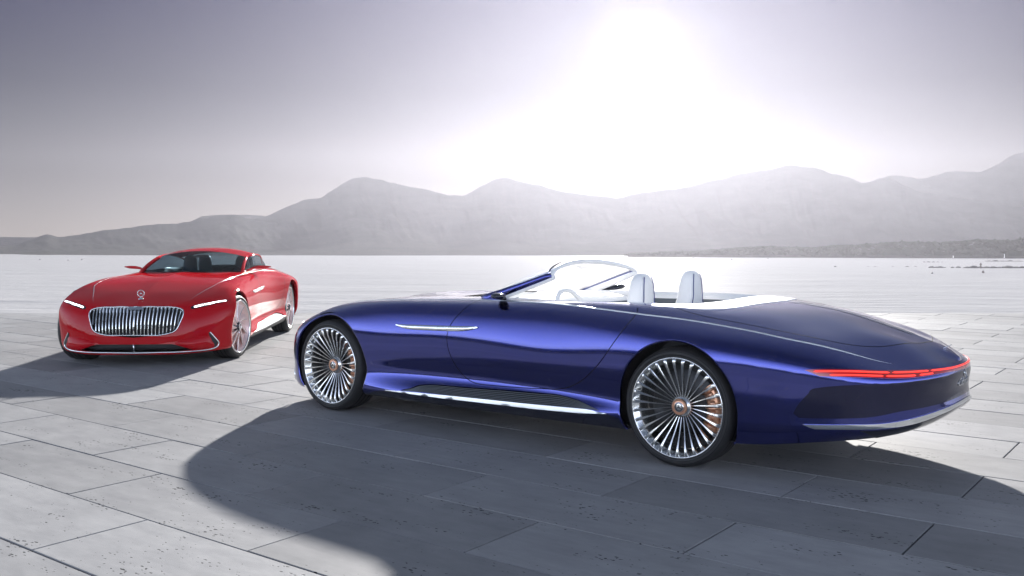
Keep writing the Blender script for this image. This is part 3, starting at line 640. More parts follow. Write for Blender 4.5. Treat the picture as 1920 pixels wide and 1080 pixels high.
INTAKE_ST = loopify([(0, FE['intake'][0][1])], smoothline(FE['intake'][1:3], .03), smoothline(FE['intake'][2:4], .03)[1:], [(0, FE['intake'][-1][1])])
VENT_ST = smoothline(FE['vent'], .02, True)
INSET_ST = loopify(smoothline(FE['inset'][:9], .02), [(SLn, FE['inset'][8][1]), (SLn, FE['inset'][9][1])], smoothline(FE['inset'][9:], .02))
SILL_ST = np.array([(1.80,-.02),(1.80,.03),(1.9,.075),(2.02,.091),(2.6,.082),(3.3,.078),(3.85,.085),(3.98,.088),(4.15,.05),(4.2,-.02)])
SLIT_ST = smoothline(FE['slit'], .01, True)

def cdt(pts, loops):
    """constrained triangulation: free points + closed loops (edges kept)"""
    V = [Vector(p) for p in pts]; E = []
    for L in loops:
        n0 = len(V); V += [Vector(p) for p in L]; n = len(L)
        E += [(n0+i, n0+(i+1) % n) for i in range(n)]
    r = delaunay_2d_cdt(V, E, [], 0, 1e-5)
    return np.array([tuple(v) for v in r[0]]), [tuple(f) for f in r[2]]
def clampst(L):
    L = np.asarray(L, float).copy(); L[:,0] = L[:,0].clip(0, SLn); L[:,1] = L[:,1].clip(0, TLn)
    keep = [0]
    for i in range(1, len(L)):
        if np.hypot(*(L[i]-L[keep[-1]])) > 2e-3: keep.append(i)
    if np.hypot(*(L[keep[-1]]-L[0])) < 2e-3: keep.pop()
    return L[keep]
def split_body(regions):
    """regions: [(name, loop)], first match wins -> {name: (V,F,N)} of the left half"""
    loops = [clampst(L) for _, L in regions]
    ss = np.linspace(0, SLn, 232); tt = np.unique(np.concatenate([np.linspace(0, TLn, 66), SURF.t]))
    A, B = np.meshgrid(ss, tt, indexing='ij'); G = np.c_[A.ravel(), B.ravel()]
    cell = .011; occ = set()
    for L in loops:
        d = np.concatenate([np.linspace(L[i], L[(i+1)%len(L)], max(2,int(np.hypot(*(L[(i+1)%len(L)]-L[i]))/.008))) for i in range(len(L))])
        for a, b in np.floor(d/cell).astype(int): occ.add((a,b))
    k = np.floor(G/cell).astype(int); edge = (G[:,0] < 1e-6)|(G[:,0] > SLn-1e-6)|(G[:,1] < 1e-6)|(G[:,1] > TLn-1e-6)
    G = G[[e or (a,b) not in occ for e, (a,b) in zip(edge, map(tuple, k))]]
    V, F = cdt(G, loops); V[:,0] = V[:,0].clip(0,SLn); V[:,1] = V[:,1].clip(0,TLn)
    P = SURF.pts(V[:,0], V[:,1]); N = SURF.nrm(V[:,0], V[:,1])
    C = V[np.array(F)].mean(1); lab = np.full(len(F), -1)
    for i in range(len(regions)-1, -1, -1): lab[inside(loops[i], C)] = i
    out = {}
    for i in range(-1, len(regions)):
        sel = np.where(lab == i)[0]
        if not len(sel): continue
        T = np.array(F)[sel]; u, inv = np.unique(T, return_inverse=True); T = inv.reshape(T.shape)
        out['body' if i < 0 else regions[i][0]] = (P[u], [tuple(t) for t in T], N[u])
    return out
def patch(loop, lift=.003, skirt=.006, step=.022, bulge=0.):
    L = clampst(loop); lo, hi = L.min(0), L.max(0)
    A, B = np.meshgrid(np.arange(lo[0]+step/2,hi[0],step), np.arange(lo[1]+step/2,hi[1],step), indexing='ij'); G = np.c_[A.ravel(),B.ravel()]
    if len(G):
        G = G[inside(L, G)]
        if len(G): G = G[[np.min(np.hypot(*(L-g).T)) > step*.35 for g in G]]
    V, F = cdt(G, [L]); C = V[np.array(F)].mean(1); F = [f for f, k in zip(F, inside(L, C)) if k]
    n = len(V); P = SURF.pts(V[:,0],V[:,1]); N = SURF.nrm(V[:,0],V[:,1])
    if bulge:
        d = np.array([np.min(np.hypot(*(L-v).T)) for v in V]); lf = lift+bulge*np.sqrt((d/max(1e-6,d.max())).clip(0,1))
    else: lf = np.full(n, lift)
    top = P+N*lf[:,None]
    PL = SURF.pts(L[:,0],L[:,1]); NL = SURF.nrm(L[:,0],L[:,1]); m = len(L)
    sk = np.concatenate([PL+NL*lift, PL-NL*(skirt-lift)]) if skirt else np.zeros((0,3))
    FS = [(n+i, n+m+i, n+m+(i+1)%m, n+(i+1)%m) for i in range(m)] if skirt else []
    if bulge: return np.concatenate([top, sk]), F+FS
    Nn = np.concatenate([N, np.tile(np.cross(np.roll(PL,-1,0)-PL, NL), (2,1))]) if skirt else N
    Nn = Nn/(np.linalg.norm(Nn,axis=1)[:,None]+1e-9)
    return np.concatenate([top, sk]), F+FS, Nn
def ribbon(path, w=.006, h=.0012, lift=0., closed=False, taper=False):
    path = clampst(path) if closed else np.asarray(path, float); path = np.c_[path[:,0].clip(0,SLn), path[:,1].clip(0,TLn)]
    P = SURF.pts(path[:,0],path[:,1]); N = SURF.nrm(path[:,0],path[:,1]); T = frames(P, closed); B = np.cross(N, T); B /= np.linalg.norm(B,axis=1)[:,None]+1e-9
    n = len(P); k = np.ones(n)
    if taper: u = np.linspace(0,1,n); k = np.minimum(1, np.minimum(u,1-u)*taper)+.02
    W = (w/2*k)[:,None]; P = P+N*lift
    rows = [P-B*W-N*.003, P-B*W*.86+N*h*.7*k[:,None], P+N*h*k[:,None], P+B*W*.86+N*h*.7*k[:,None], P+B*W-N*.003]
    V = np.stack(rows,1).reshape(-1,3); F = []
    for i in range(n if closed else n-1):
        j = (i+1)%n
        for q in range(4): F.append((i*5+q, i*5+q+1, j*5+q+1, j*5+q)[::-1])
    return V, F

def star(r, t=.004, depth=.004):
    """three-pointed star in a ring, facing +y, centre at origin"""
    V, F = [], []
    for k in range(3):
        a = math.pi/2+k*2*math.pi/3; n = len(V)
        tip = (r*.93*math.cos(a), 0, r*.93*math.sin(a)); b = .13*r
        l = (b*math.cos(a+1.05), 0, b*math.sin(a+1.05)); q = (b*math.cos(a-1.05), 0, b*math.sin(a-1.05))
        V += [tip, l, q, (0, depth, 0), (0, -depth, 0)]; F += [(n,n+1,n+3),(n,n+3,n+2),(n,n+4,n+1),(n,n+2,n+4)]
    c = np.linspace(0,2*np.pi,40,endpoint=False)
    return merge([(V,F), tube(np.c_[r*np.cos(c), 0*c, r*np.sin(c)], t*.5, 6, True, up=(0,1,0))])

TYRE_R, RIM_R, WHEEL_Y = .362, .303, .930
def build_wheel(kind):
    """wheel with its face at y = 0 looking along +y, hub on the axis"""
    met = M['alu'] if kind == 'blue' else M['rose']
    rim = lathe([(.262,-.235),(.282,-.225),(.268,-.19),(.262,-.06),(.272,-.028),(.291,-.012),(RIM_R-.006,.000),(RIM_R,.000),(RIM_R+.003,-.006),(RIM_R,-.02)], 96)
    w = add('wheel', *rim, met)
    ty = lathe([(.295,-.235),(.315,-.245),(.340,-.242),(.356,-.228),(TYRE_R,-.20),(TYRE_R,-.05),(.357,-.024),(.345,-.006),(.332,.002),(.316,.001),(.3065,-.005),(.303,-.014)], 96)
    add('tyre', *ty, M['rubber'], w)
    groove = []
    for y in (-.08,-.125,-.17): groove.append(lathe([(TYRE_R+.0004,y-.004),(TYRE_R+.0004,y+.004)], 96))
    for r in (.320,.338): groove.append(lathe([(r-.001,.0035),(r+.001,.0035)], 96))
    add('tread_groove', *merge(groove), M['gap'], w)
    add('wheel_back', *(lathe([(.001,-.135),(.262,-.135)], 48) if kind == 'blue' else lathe([(.05,-.045),(.20,-.075),(.285,-.04)], 64)), M['black'] if kind == 'blue' else M['rose'], w)
    add('brake_disc', *lathe([(.06,-.118),(.215,-.118),(.22,-.122)], 64), mat('brake_disc_steel', (.05,.05,.052), .35, .9), w)
    if kind == 'blue':
        r = np.array([.060,.10,.15,.20,.245,.275,.290,.299]); d = np.array([-.070,-.058,-.040,-.019,-.001,.006,.003,-.004]); hw = np.array([.0024,.0030,.0038,.0054,.0080,.0100,.0112,.0118])
        V = []; F = []
        for i in range(8):
            x = hw[i]
            V += [(-x, d[i]-.018, r[i]), (-x*1.05, d[i]-.002, r[i]), (-x*.55, d[i]+.002, r[i]), (x*.75, d[i]+.0005, r[i]), (x, d[i]-.004, r[i]), (x, d[i]-.018, r[i])]
        for i in range(7):
            for q in range(6): F.append((i*6+q, i*6+(q+1)%6, (i+1)*6+(q+1)%6, (i+1)*6+q)[::-1])
        F.append((0,1,2,3,4,5)); F.append(tuple(range(42,48))[::-1])
        sp = add('spoke', V, F, M['alu'], w); me = sp.data; me.polygons.foreach_set('use_smooth', [True]*len(me.polygons))
        if hasattr(me, 'set_sharp_from_angle'): me.set_sharp_from_angle(angle=.7)
        for k in range(1, 30):
            c = bpy.data.objects.new('spoke', me); COL.objects.link(c); c.parent = w; c.rotation_euler = (0, k*2*math.pi/30, 0)
        add('hub', *lathe([(.001,-.095),(.068,-.095),(.066,-.066),(.056,-.060),(.05,-.054)], 48), M['alu'], w)
        V, F = [], []
        for k in range(30):
            a = k*2*math.pi/30; c, s = math.cos(a), math.sin(a); v, f = box((0,-.050,.043), (.0062,.022,.010)); v = np.array(v); n = len(V)
            V += [(p[0]*c+p[2]*s, p[1], -p[0]*s+p[2]*c) for p in v]; F += [tuple(i+n for i in q) for q in f]
        add('hub_ring', *merge([lathe([(.030,-.040),(.044,-.041),(.047,-.048),(.047,-.066)], 48), (V,F)]), M['copper'], w)
        add('hub_cap', *lathe([(.001,-.036),(.026,-.0365),(.031,-.039),(.033,-.044)], 32), M['alu'], w)
        s = star(.024, .004, .003); add('emblem', np.array(s[0])+[0,-.0335,0], s[1], M['black'], w)
        # caliper behind the spokes on the rear side
        V, F = lathe([(.165,-.115),(.165,-.085),(.185,-.068),(.238,-.066),(.252,-.08),(.252,-.115)], 14, math.pi-.62, math.pi+.62)
        cal = [(V,F)]
        for a in (-.38,-.12,.14,.4):
            v, f = lathe([(.001,.016),(.016,.014),(.021,0),(.021,-.02)], 14); v = np.array(v); x, z = .212*math.cos(math.pi+a), .212*math.sin(math.pi+a); cal.append((v+[x,-.067,z], f))
        for a in (-.5,.0,.52): cal.append(tube([(.17*math.cos(math.pi+a),-.068,.17*math.sin(math.pi+a)),(.20*math.cos(math.pi+a),-.056,.20*math.sin(math.pi+a)),(.246*math.cos(math.pi+a),-.068,.246*math.sin(math.pi+a))], .009, 8))
        add('brake_caliper', *merge(cal), M['copper'], w)
    else:
        # ten broad swept blades
        n = 9; rr = np.linspace(.055,.298,n); G = np.zeros((n,7,3))
        for i, r_ in enumerate(rr):
            f = i/(n-1); half = (.20-.02*f); mid = .42*(1-f)**1.4
            for j in range(7):
                u = j/6*2-1; a = mid+half*u*(1 if u > 0 else .98); dep = -.020-.030*f+.028*f**3-.020*(u+1)/2*(.35+f)+.010*(1-u*u)
                G[i,j] = (r_*math.sin(a), dep, r_*math.cos(a))
        V, F = gridmesh(G); b0 = add('spoke', V, F, M['rose'], w)
        e, f2 = tube(G[:,0]+np.array([0,.002,0]), np.linspace(.003,.0055,n), 6, up=(0,1,0)); ed = add('spoke_edge', e, f2, M['chrome'], w)
        for k in range(1,10):
            for src in (b0, ed):
                c = bpy.data.objects.new(src.name.split('.')[0], src.data); COL.objects.link(c); c.parent = w; c.rotation_euler = (0, k*2*math.pi/10, 0)
        add('rim_edge', *lathe([(.289,-.006),(.292,.002),(.302,.003),(.305,-.003)], 96), M['chrome'], w)
        add('hub_cap', *lathe([(.001,.0),(.034,-.002),(.044,-.010),(.058,-.022),(.060,-.05)], 40), M['gloss'], w)
        s = star(.034, .006, .004); add('emblem', np.array(s[0])+[0,.004,0], s[1], M['chrome'], w)
    return w
def copy_tree(o, parent):
    c = o.copy(); COL.objects.link(c); c.parent = parent
    for ch in list(o.children): copy_tree(ch, c)
    return c
def place_wheels(kind, root, steer=0.):
    w0 = build_wheel(kind); first = True
    for x in (0, 3.08):
        for sgn in (1, -1):
            w = w0 if first else copy_tree(w0, root); first = False; w.parent = root
            w.location = (x, sgn*WHEEL_Y, TYRE_R); w.rotation_euler = (0, random.uniform(-.05,.15), (0 if sgn > 0 else math.pi)+(steer if x else 0))

# windscreen curves shared by both cars (left half, from the middle outwards)
COWL = np.array([(1.985,0,.925),(1.925,.28,.928),(1.80,.535,.931),(1.69,.640,.936)])
HEAD = np.array([(1.27,0,1.203),(1.25,.25,1.190),(1.205,.47,1.155),(1.165,.575,1.118)])
def full(c): return np.concatenate([(c*MIR)[:0:-1], c])
def screen_grid(nu=33, nv=12, f0=0., f1=1.):
    a = smoothline(full(COWL), .05); b = smoothline(full(HEAD), .05)
    rs = lambda P: np.stack([np.interp(np.linspace(0,1,nu), np.linspace(0,1,len(P)), P[:,k]) for k in range(3)],1)
    a, b = rs(a), rs(b); G = []
    for v in np.linspace(f0, f1, nv): G.append(a+(b-a)*v+(np.array([.05,0,.022])*math.sin(math.pi*v))*(1-np.abs(np.linspace(-1,1,nu))**3)[:,None])
    return np.array(G)

def common_body(root, paint, kind):
    regions = [('arch', ARCH[0][1]), ('arch', ARCH[1][1]), ('cockpit', loopify(COCKS)), ('grille', GRILLE_ST), ('intake', INTAKE_ST), ('vent', VENT_ST),
               ('inset', INSET_ST), ('sill', SILL_ST), ('door', DOOR_ST), ('hood', HOOD_ST), ('boot_lid', BOOT_ST)]
    R = split_body(regions)
    add('body_shell', *both(R['body'])[:2], paint, root, both(R['body'])[2])
    for nm in ('hood', 'boot_lid'):
        q = both(R[nm]); add(nm, q[0], q[1], paint, root, q[2])
    q = both(R['inset']); add('rear_panel', q[0], q[1], M['navy'] if kind == 'blue' else paint, root, q[2])
    for q in (R['sill'], mirror(R['sill'])): add('sill', q[0], q[1], M['gloss'] if kind == 'blue' else M['black'], root, q[2])
    doors = []
    for sg in (0, 1):
        q = R['door'] if not sg else mirror(R['door']); doors.append(add('door', q[0], q[1], paint, root, q[2]))
    # wheel arches: folded lip and dark liner
    for (c, _), xc in zip(ARCH, (3.058, -.008)):
        P = SURF.pts(c[:,0], c[:,1]); mid = np.array([xc, 0, .366])
        rad = (P-mid)*np.array([1,0,1]); rad /= np.linalg.norm(rad,axis=1)[:,None]
        rings = [P+rad*.004, P-rad*.004+np.array([0,.001,0]), P-rad*.006-np.array([0,.012,0]), P-rad*.002-np.array([0,.04,0]), P+rad*.02-np.array([0,.055,0])]
        q = gridmesh(np.stack(rings)); [add('arch_lip', *z_, paint, root) for z_ in (q, mirror(q))]
        a = np.radians(np.linspace(-20,200,40)); y0 = .40
        L = np.array([[(xc+.425*math.cos(t), y, .366+.425*math.sin(t)) for t in a] for y in (.90, y0)])
        wall = [(xc,y0,.366)]+[tuple(v) for v in L[1]]
        q = merge([gridmesh(L), (wall, [(0,i+1,i+2) for i in range(len(a)-1)])]); [add('wheel_housing', *z_, M['black'], root) for z_ in (q, mirror(q))]
    # floor pan closing the body below
    k0 = SURF.pts(np.linspace(0,SLn,80), np.zeros(80)); k0 = k0+np.array([0,0,.004]); n = len(k0)
    add('floor_pan', np.concatenate([k0*np.array([1,.97,1]), k0*np.array([1,-.97,1])]), [(i, i+1, n+i+1, n+i) for i in range(n-1)], M['black'], root, smooth=False)
    # shut lines
    gaps = [ribbon(DOOR_LINE, .0065, .0006), ribbon(BOOT_LINE, .006, .0006)]
    for q in (gaps[0], mirror(gaps[0]), both(gaps[1])): add('shut_line', *q, M['gap'], root)
    # belt and bonnet trim
    belt = np.concatenate([FE['hoodline'][::-1][:6], FE['belt'][1:]]) if kind == 'red' else np.concatenate([FE['hoodline'][:5][::-1], FE['belt'][1:]])
    bl = smoothline(np.concatenate([FE['hoodline'][::-1], FE['belt'][1:]]), .03)
    for sg in (0, 1):
        q = ribbon(bl, *((.012, .003) if kind == 'blue' else (.007, .0015)), taper=14); add('belt_trim', *(mirror(q) if sg else q), M['satin'] if kind == 'blue' else M['chrome'], root)
    # side fin
    for sg in (0, 1):
        fl = smoothline(FE['fin'], .02, True); q = patch(fl, .007, .010, bulge=.006, step=.012); f = add('side_fin', *(mirror(q) if sg else q)[:2], M['chrome'], root)
        q = ribbon(fl, .005, .0012, closed=True); add('fin_surround', *(mirror(q) if sg else q), M['gap'], f)
    # vented sill: dark recess, fine louvres, bright blade
    vt = FE['vent']; up = smoothline(vt[:11], .02); lo = smoothline(np.concatenate([vt[:1], vt[:10:-1], vt[10:11]]), .02)
    rs = lambda P, n: np.stack([np.interp(np.linspace(0,1,n), np.linspace(0,1,len(P)), P[:,k]) for k in range(2)],1)
    u_, l_ = rs(up, 50), rs(lo, 50)
    for sg in (0, 1):
        q = patch(VENT_ST, -.035, 0); q = q if not sg else mirror(q); v = add('sill_vent', q[0], q[1], M['black'], root)
        for k in range(7):
            f = (k+.5)/7; q = ribbon(u_+(l_-u_)*f, .005, .002, lift=-.012); add('louvre', *(mirror(q) if sg else q), M['trim'], v)
        xs_ = np.linspace(2.02, 3.975, 40); f_ = np.linspace(0,1,40); bl_ = loopify(np.c_[xs_, np.interp(f_,[0,.15,.7,.93,1],[.094,.097,.100,.106,.092])], np.c_[xs_, np.interp(f_,[0,.3,.7,.9,1],[.090,.078,.074,.078,.090])][::-1]); q = patch(bl_, .006, .016, step=.03); add('sill_blade', *(mirror(q) if sg else q)[:2], M['satin'], root)
    # tail lamp band
    top = np.concatenate([smoothline(FE['lamp_top'][:6], .03), [(SLn, FE['lamp_top'][5][1]-.005)]]); bot = np.concatenate([smoothline(FE['lamp_bot'][:5], .03), [(SLn-.12, .585),(SLn, .575)]])
    top = rs(top, 80); bot = rs(bot, 80)
    q = both(patch(loopify(top, bot[::-1]), .004, .008, step=.02)[:2]); lamp = add('tail_lamp', q[0], q[1], M['lens'], root)
    def bar(f, a, b, w): i, j = int(a*79), int(b*79)+1; return ribbon((top+(bot-top)*f)[i:j], w, .004, lift=.005, taper=60)
    for sg in (0, 1):
        for f, a, b, w in ((.27,.03,.44,.0095),(.27,.452,.695,.0095),(.27,.707,1.,.0095),(.74,.10,.42,.0095),(.74,.438,.655,.0095),(.74,.673,.80,.009)):
            q = bar(f, a, b, w); add('light_bar', *(mirror(q) if sg else q), M['redlight'], lamp)
    # rear blade and diffuser
    ct = np.concatenate([smoothline(FE['rchrome_top'], .03), [(SLn, FE['rchrome_top'][-1][1])]]); cb = np.concatenate([[FE['rchrome_top'][0]], smoothline(FE['rchrome_bot'], .03), [(SLn, FE['rchrome_bot'][-1][1])]])
    ct, cb = rs(ct, 60), rs(cb, 60)
    q = both(patch(loopify(ct, cb[::-1]), .008, .018, step=.02)[:2]); add('rear_blade', q[0], q[1], M['chrome'], root)
    df = loopify(cb[14:]+[0,-.012], [(SLn, .004)], [(cb[14,0]+.12, .004)]); q = both(patch(df, .004, .008, step=.025)[:2]); add('diffuser', q[0], q[1], M['gloss'], root)
    # front: grille, lamps, intake
    front = _P[(_A < .9) & (_P[:,0] > 3.6)]; y, z = front[:,1], front[:,2]
    Q = np.c_[np.ones_like(y), y**2, z, z**2, y**4, y**2*z]; sel = (z > .28) & (z < .66) & (y < .55)
    co = np.linalg.lstsq(Q[sel], front[sel,0], rcond=None)[0]
    def fx(y, z): y = np.asarray(y, float); z = np.asarray(z, float); return np.c_[np.ones_like(y), y**2, z, z**2, y**4, y**2*z]@co
    GP = SURF.pts(GRILLE_ST[:-2,0].clip(0,SLn), GRILLE_ST[:-2,1].clip(0,TLn)); out = np.concatenate([GP, (GP*MIR)[::-1][1:]]); out = out[:-1] if np.linalg.norm(out[0]-out[-1]) < 1e-3 else out
    gr = add('grille', *tube(out+np.array([.004,0,0]), .0075, 8, True, up=(1,0,0)), M['chrome'], root)
    cy = np.linspace(-.53,.53,40); cz = np.linspace(.29,.66,12); A, B = np.meshgrid(cy, cz, indexing='ij')
    X = fx(A.ravel(), B.ravel())-.075; gy, gz = out[:,1], out[:,2]; poly = np.c_[gy, gz]
    Vg, Fg = gridmesh(np.stack([X, A.ravel(), B.ravel()],1).reshape(40,12,3)); pc = poly.mean(0); Cg = np.array([Vg[list(f)].mean(0) for f in Fg])
    Fg = [f for f, k in zip(Fg, inside(pc+(poly-pc)*1.01, Cg[:,1:])) if k]; add('grille_back', Vg, Fg, M['black'], gr)
    o2 = out+np.array([-.08,0,0]); n2 = len(out); add('grille_shell', np.concatenate([out, o2]), [(i,(i+1)%n2,n2+(i+1)%n2,n2+i) for i in range(n2)], M['black'], gr)
    for k in range(-12, 13):
        yk = k*.0385; zz = np.linspace(.25,.68,400); ins = inside(poly, np.c_[np.full(400,yk), zz])
        if ins.sum() < 30: continue
        z0, z1 = zz[ins].min(), zz[ins].max(); z = np.linspace(z1, z0, 14); w = np.interp(np.linspace(0,1,14), [0,.12,.24,1], [.0115,.0115,.0066,.0058])*(1.5 if k == 0 else 1)
        lean = yk*(1-.035*(z1-z)/(z1-z0+1e-6)) if k else np.zeros(14)+yk
        x = fx(lean, z); V = []; F = []
        for i in range(14): V += [(x[i]-.045, lean[i]-w[i]*.5, z[i]), (x[i]-.004, lean[i]-w[i], z[i]), (x[i]+.004, lean[i], z[i]), (x[i]-.004, lean[i]+w[i], z[i]), (x[i]-.045, lean[i]+w[i]*.5, z[i])]
        for i in range(13):
            for q in range(4): F.append((i*5+q, i*5+q+1, (i+1)*5+q+1, (i+1)*5+q))
        add('grille_bar', V, F, M['chrome'], gr, smooth=False)
    yy = np.linspace(-.095,.095,9); zt = np.array([gz[np.argmin(abs(gy-v)+5*(gz < .5))] for v in yy]); hh = np.interp(abs(yy),[0,.07,.095],[.030,.026,.004])
    add('grille_plate', *gridmesh(np.stack([np.c_[fx(yy,zt)+.007, yy, zt+.002], np.c_[fx(yy,zt-hh)+.007, yy, zt-hh]])), M['chrome'], gr, smooth=False)
    for sg in (0, 1):
        hl = smoothline(FE['headlamp'], .012, True); q = patch(hl, .003, .008, step=.012); q = mirror(q) if sg else q; h_ = add('headlamp', q[0], q[1], M['gloss'], root)
        a = FE['headlamp']; up = rs(a[1:4], 40); lw = rs(np.array([a[6],a[5],a[4]]), 40); ml = up+(lw-up)*.5
        for i, j in ((0,14),(13,27),(26,40)):
            q = ribbon(ml[i:j], .020 if i < 20 else .015, .005, lift=.004, taper=25); add('light_bar', *(mirror(q) if sg else q), M['whitelight'], h_)
        q = patch(SLIT_ST, .003, .006, step=.012); q = mirror(q) if sg else q; add('bumper_slit', q[0], q[1], M['black'], root)
        cn = smoothline(FE['canard'], .015, True); q = patch(cn, .004, .012, step=.02, bulge=.018); q = mirror(q) if sg else q; add('bumper_scoop', q[0], q[1], paint, root)
    q = both(patch(INTAKE_ST, -.05, 0, step=.03)); add('front_intake', q[0], q[1], M['black'], root)
    lp = FE['lip']; lp = np.concatenate([smoothline(lp[:-1], .02), [(0, lp[-1][1])]]); q = both(ribbon(lp, .017, .008)); add('front_lip', *q, M['chrome'], root)
    yb = SURF.pts(np.zeros(2), np.array([FE['intake'][0][1], FE['lip'][-1][1]])); add('lip_divider', *tube(yb+np.array([.004,0,0]), .006, 8, up=(1,0,0)), M['chrome'], root)
    # standing star on the bonnet
    b_ = SURF.pts(np.array([.42]), np.array([TLn]))[0]; b_ = SURF.pts(*st_of([(3.62,.001)],[0,1],CREST).T[:,:1])[0]
    s = star(.036, .007, .005); V = np.array(s[0]); V = np.c_[V[:,1], -V[:,0], V[:,2]]
    base = lathe([(.001,.016),(.008,.015),(.016,.007),(.026,.002),(.028,-.006)], 20); Vb = np.array([(x, zz, y_) for x, y_, zz in base[0]])
    add('bonnet_star', *merge([(V+b_+[0,0,.056], s[1]), (Vb+b_, [f[::-1] for f in base[1]])]), M['chrome'], root)
    return R

def seat(root, x, y, m, name='seat'):
    """sports seat: cushion, back and tall integrated head restraint; returns the seat"""
    def slab(prof, w):                                 # lofted rounded slab: rows (x, z, half width, half thickness, tilt)
        a = np.linspace(0,2*np.pi,20,endpoint=False); R_ = []
        for (px, pz, hw, ht, tl) in prof:
            c, s = np.sign(np.cos(a))*np.abs(np.cos(a))**.6, np.sign(np.sin(a))*np.abs(np.sin(a))**.6
            R_.append(np.c_[px+ht*s*math.cos(tl), y+hw*c, pz+ht*s*math.sin(tl)])
        V = np.concatenate(R_); n = 20; F = []
        for i in range(len(R_)-1):
            for q in range(n): F.append((i*n+q, i*n+(q+1)%n, (i+1)*n+(q+1)%n, (i+1)*n+q))
        F += [tuple(range(n))[::-1], tuple((len(R_)-1)*n+q for q in range(n))]
        return V, F
    st = add(name, *slab([(x+.12,.42,.20,.07,.2),(x+.06,.55,.24,.085,.2),(x+.03,.72,.245,.09,.2),(x+.01,.82,.20,.085,.18),(x,.88,.128,.076,.15),(x-.006,.94,.102,.070,.15),(x-.010,1.02,.094,.064,.15),(x-.014,1.08,.084,.056,.15),(x-.016,1.112,.066,.044,.15),(x-.018,1.131,.044,.030,.15),(x-.018,1.140,.018,.012,.15)], 1), m, root)
    add('cushion', *slab([(x+.55,.46,.2,.02,1.4),(x+.54,.47,.235,.06,1.4),(x+.35,.46,.245,.075,1.45),(x+.10,.44,.235,.075,1.5)], 1), m, st)
    pz = np.linspace(.80,1.115,14); hw = np.interp(pz,[.8,.88,.94,1.02,1.08,1.115],[.20,.128,.102,.094,.084,.062]); px = np.interp(pz,[.72,.84,.91,.97,1.03,1.116],[x+.03,x+.01,x,x-.006,x-.010,x-.016])
    for sg in (1,-1): add('piping', *tube(np.c_[px-np.interp(pz,[.8,.97,1.08,1.115],[.084,.071,.057,.046])*.93, y+sg*hw*.72, pz], .0035, 6, up=(0,1,0)), M['stitch'], st)
    return st

def cabin(root, wall_low, wall_high, floor_m):
    P = SURF.pts(COCKS[:,0], COCKS[:,1]); loop = np.concatenate([P, (P*MIR)[::-1][1:-1]]); n = len(loop); c = np.array([.9,0,0])
    inn = lambda k, z: np.c_[c[0]+(loop[:,0]-c[0])*k, loop[:,1]*k, np.full(n, z) if np.isscalar(z) else z]
    r0 = loop+[0,0,-.003]; r1 = inn(.985, loop[:,2]+.004); r2 = inn(.955, loop[:,2]-.02); r3 = inn(.945, loop[:,2]-.045); r4 = inn(.93, .60); r5 = inn(.91, .36)
    def band(a, b): V = np.concatenate([a, b]); return V, [(i, (i+1)%n, n+(i+1)%n, n+i) for i in range(n)]
    add('cockpit_rim', *merge([band(r0,r1), band(r1,r2), band(r2,r3)]), wall_high, root)
    add('cabin_wall', *merge([band(r3,r4), band(r4,r5)]), wall_low, root)
    add('cabin_floor', r5, [tuple(range(n))], floor_m, root, smooth=False)
def dash(root, m, m2):
    ys = np.linspace(-.56,.56,25); prof = [(1.86,.86),(1.72,.925),(1.52,.945),(1.38,.93),(1.30,.88),(1.29,.80),(1.36,.66),(1.44,.5)]
    G = np.array([[(px-.22*(y/.56)**2*.6, y, pz+(.012*math.cos(y*6) if pz > .9 else 0)) for y in ys] for px, pz in prof]); d = add('dashboard', *gridmesh(G), m, root)
    G = np.array([[(1.289-.22*(y/.56)**2*.6, y, z) for y in ys] for z in (.885,.835)])-np.array([.012,0,0]); add('dash_screen', *gridmesh(G), m2, d)
def steering(root, m):
    c = np.array([1.12, .37, .845]); a = np.linspace(0,2*np.pi,48,endpoint=False); tl = math.radians(24); r = .172
    ring = np.c_[c[0]+r*np.sin(a)*math.sin(tl), c[1]+r*np.cos(a), c[2]+r*np.sin(a)*math.cos(tl)]
    w = add('steering_wheel', *tube(ring, .0165, 10, True, up=(1,0,.3)), m, root)
    ax = np.array([math.cos(tl),0,-math.sin(tl)])
    add('steering_hub', *tube([c-ax*.01, c+ax*.03, c+ax*.25], [.05,.055,.03], 16), m, w)
    for t in (0, math.pi, -math.pi/2): add('steering_spoke', *tube([c, c+np.array([r*math.sin(t)*math.sin(tl), r*math.cos(t), r*math.sin(t)*math.cos(tl)])], .014, 8, up=(1,0,0), flat=.5), M['alu'], w)

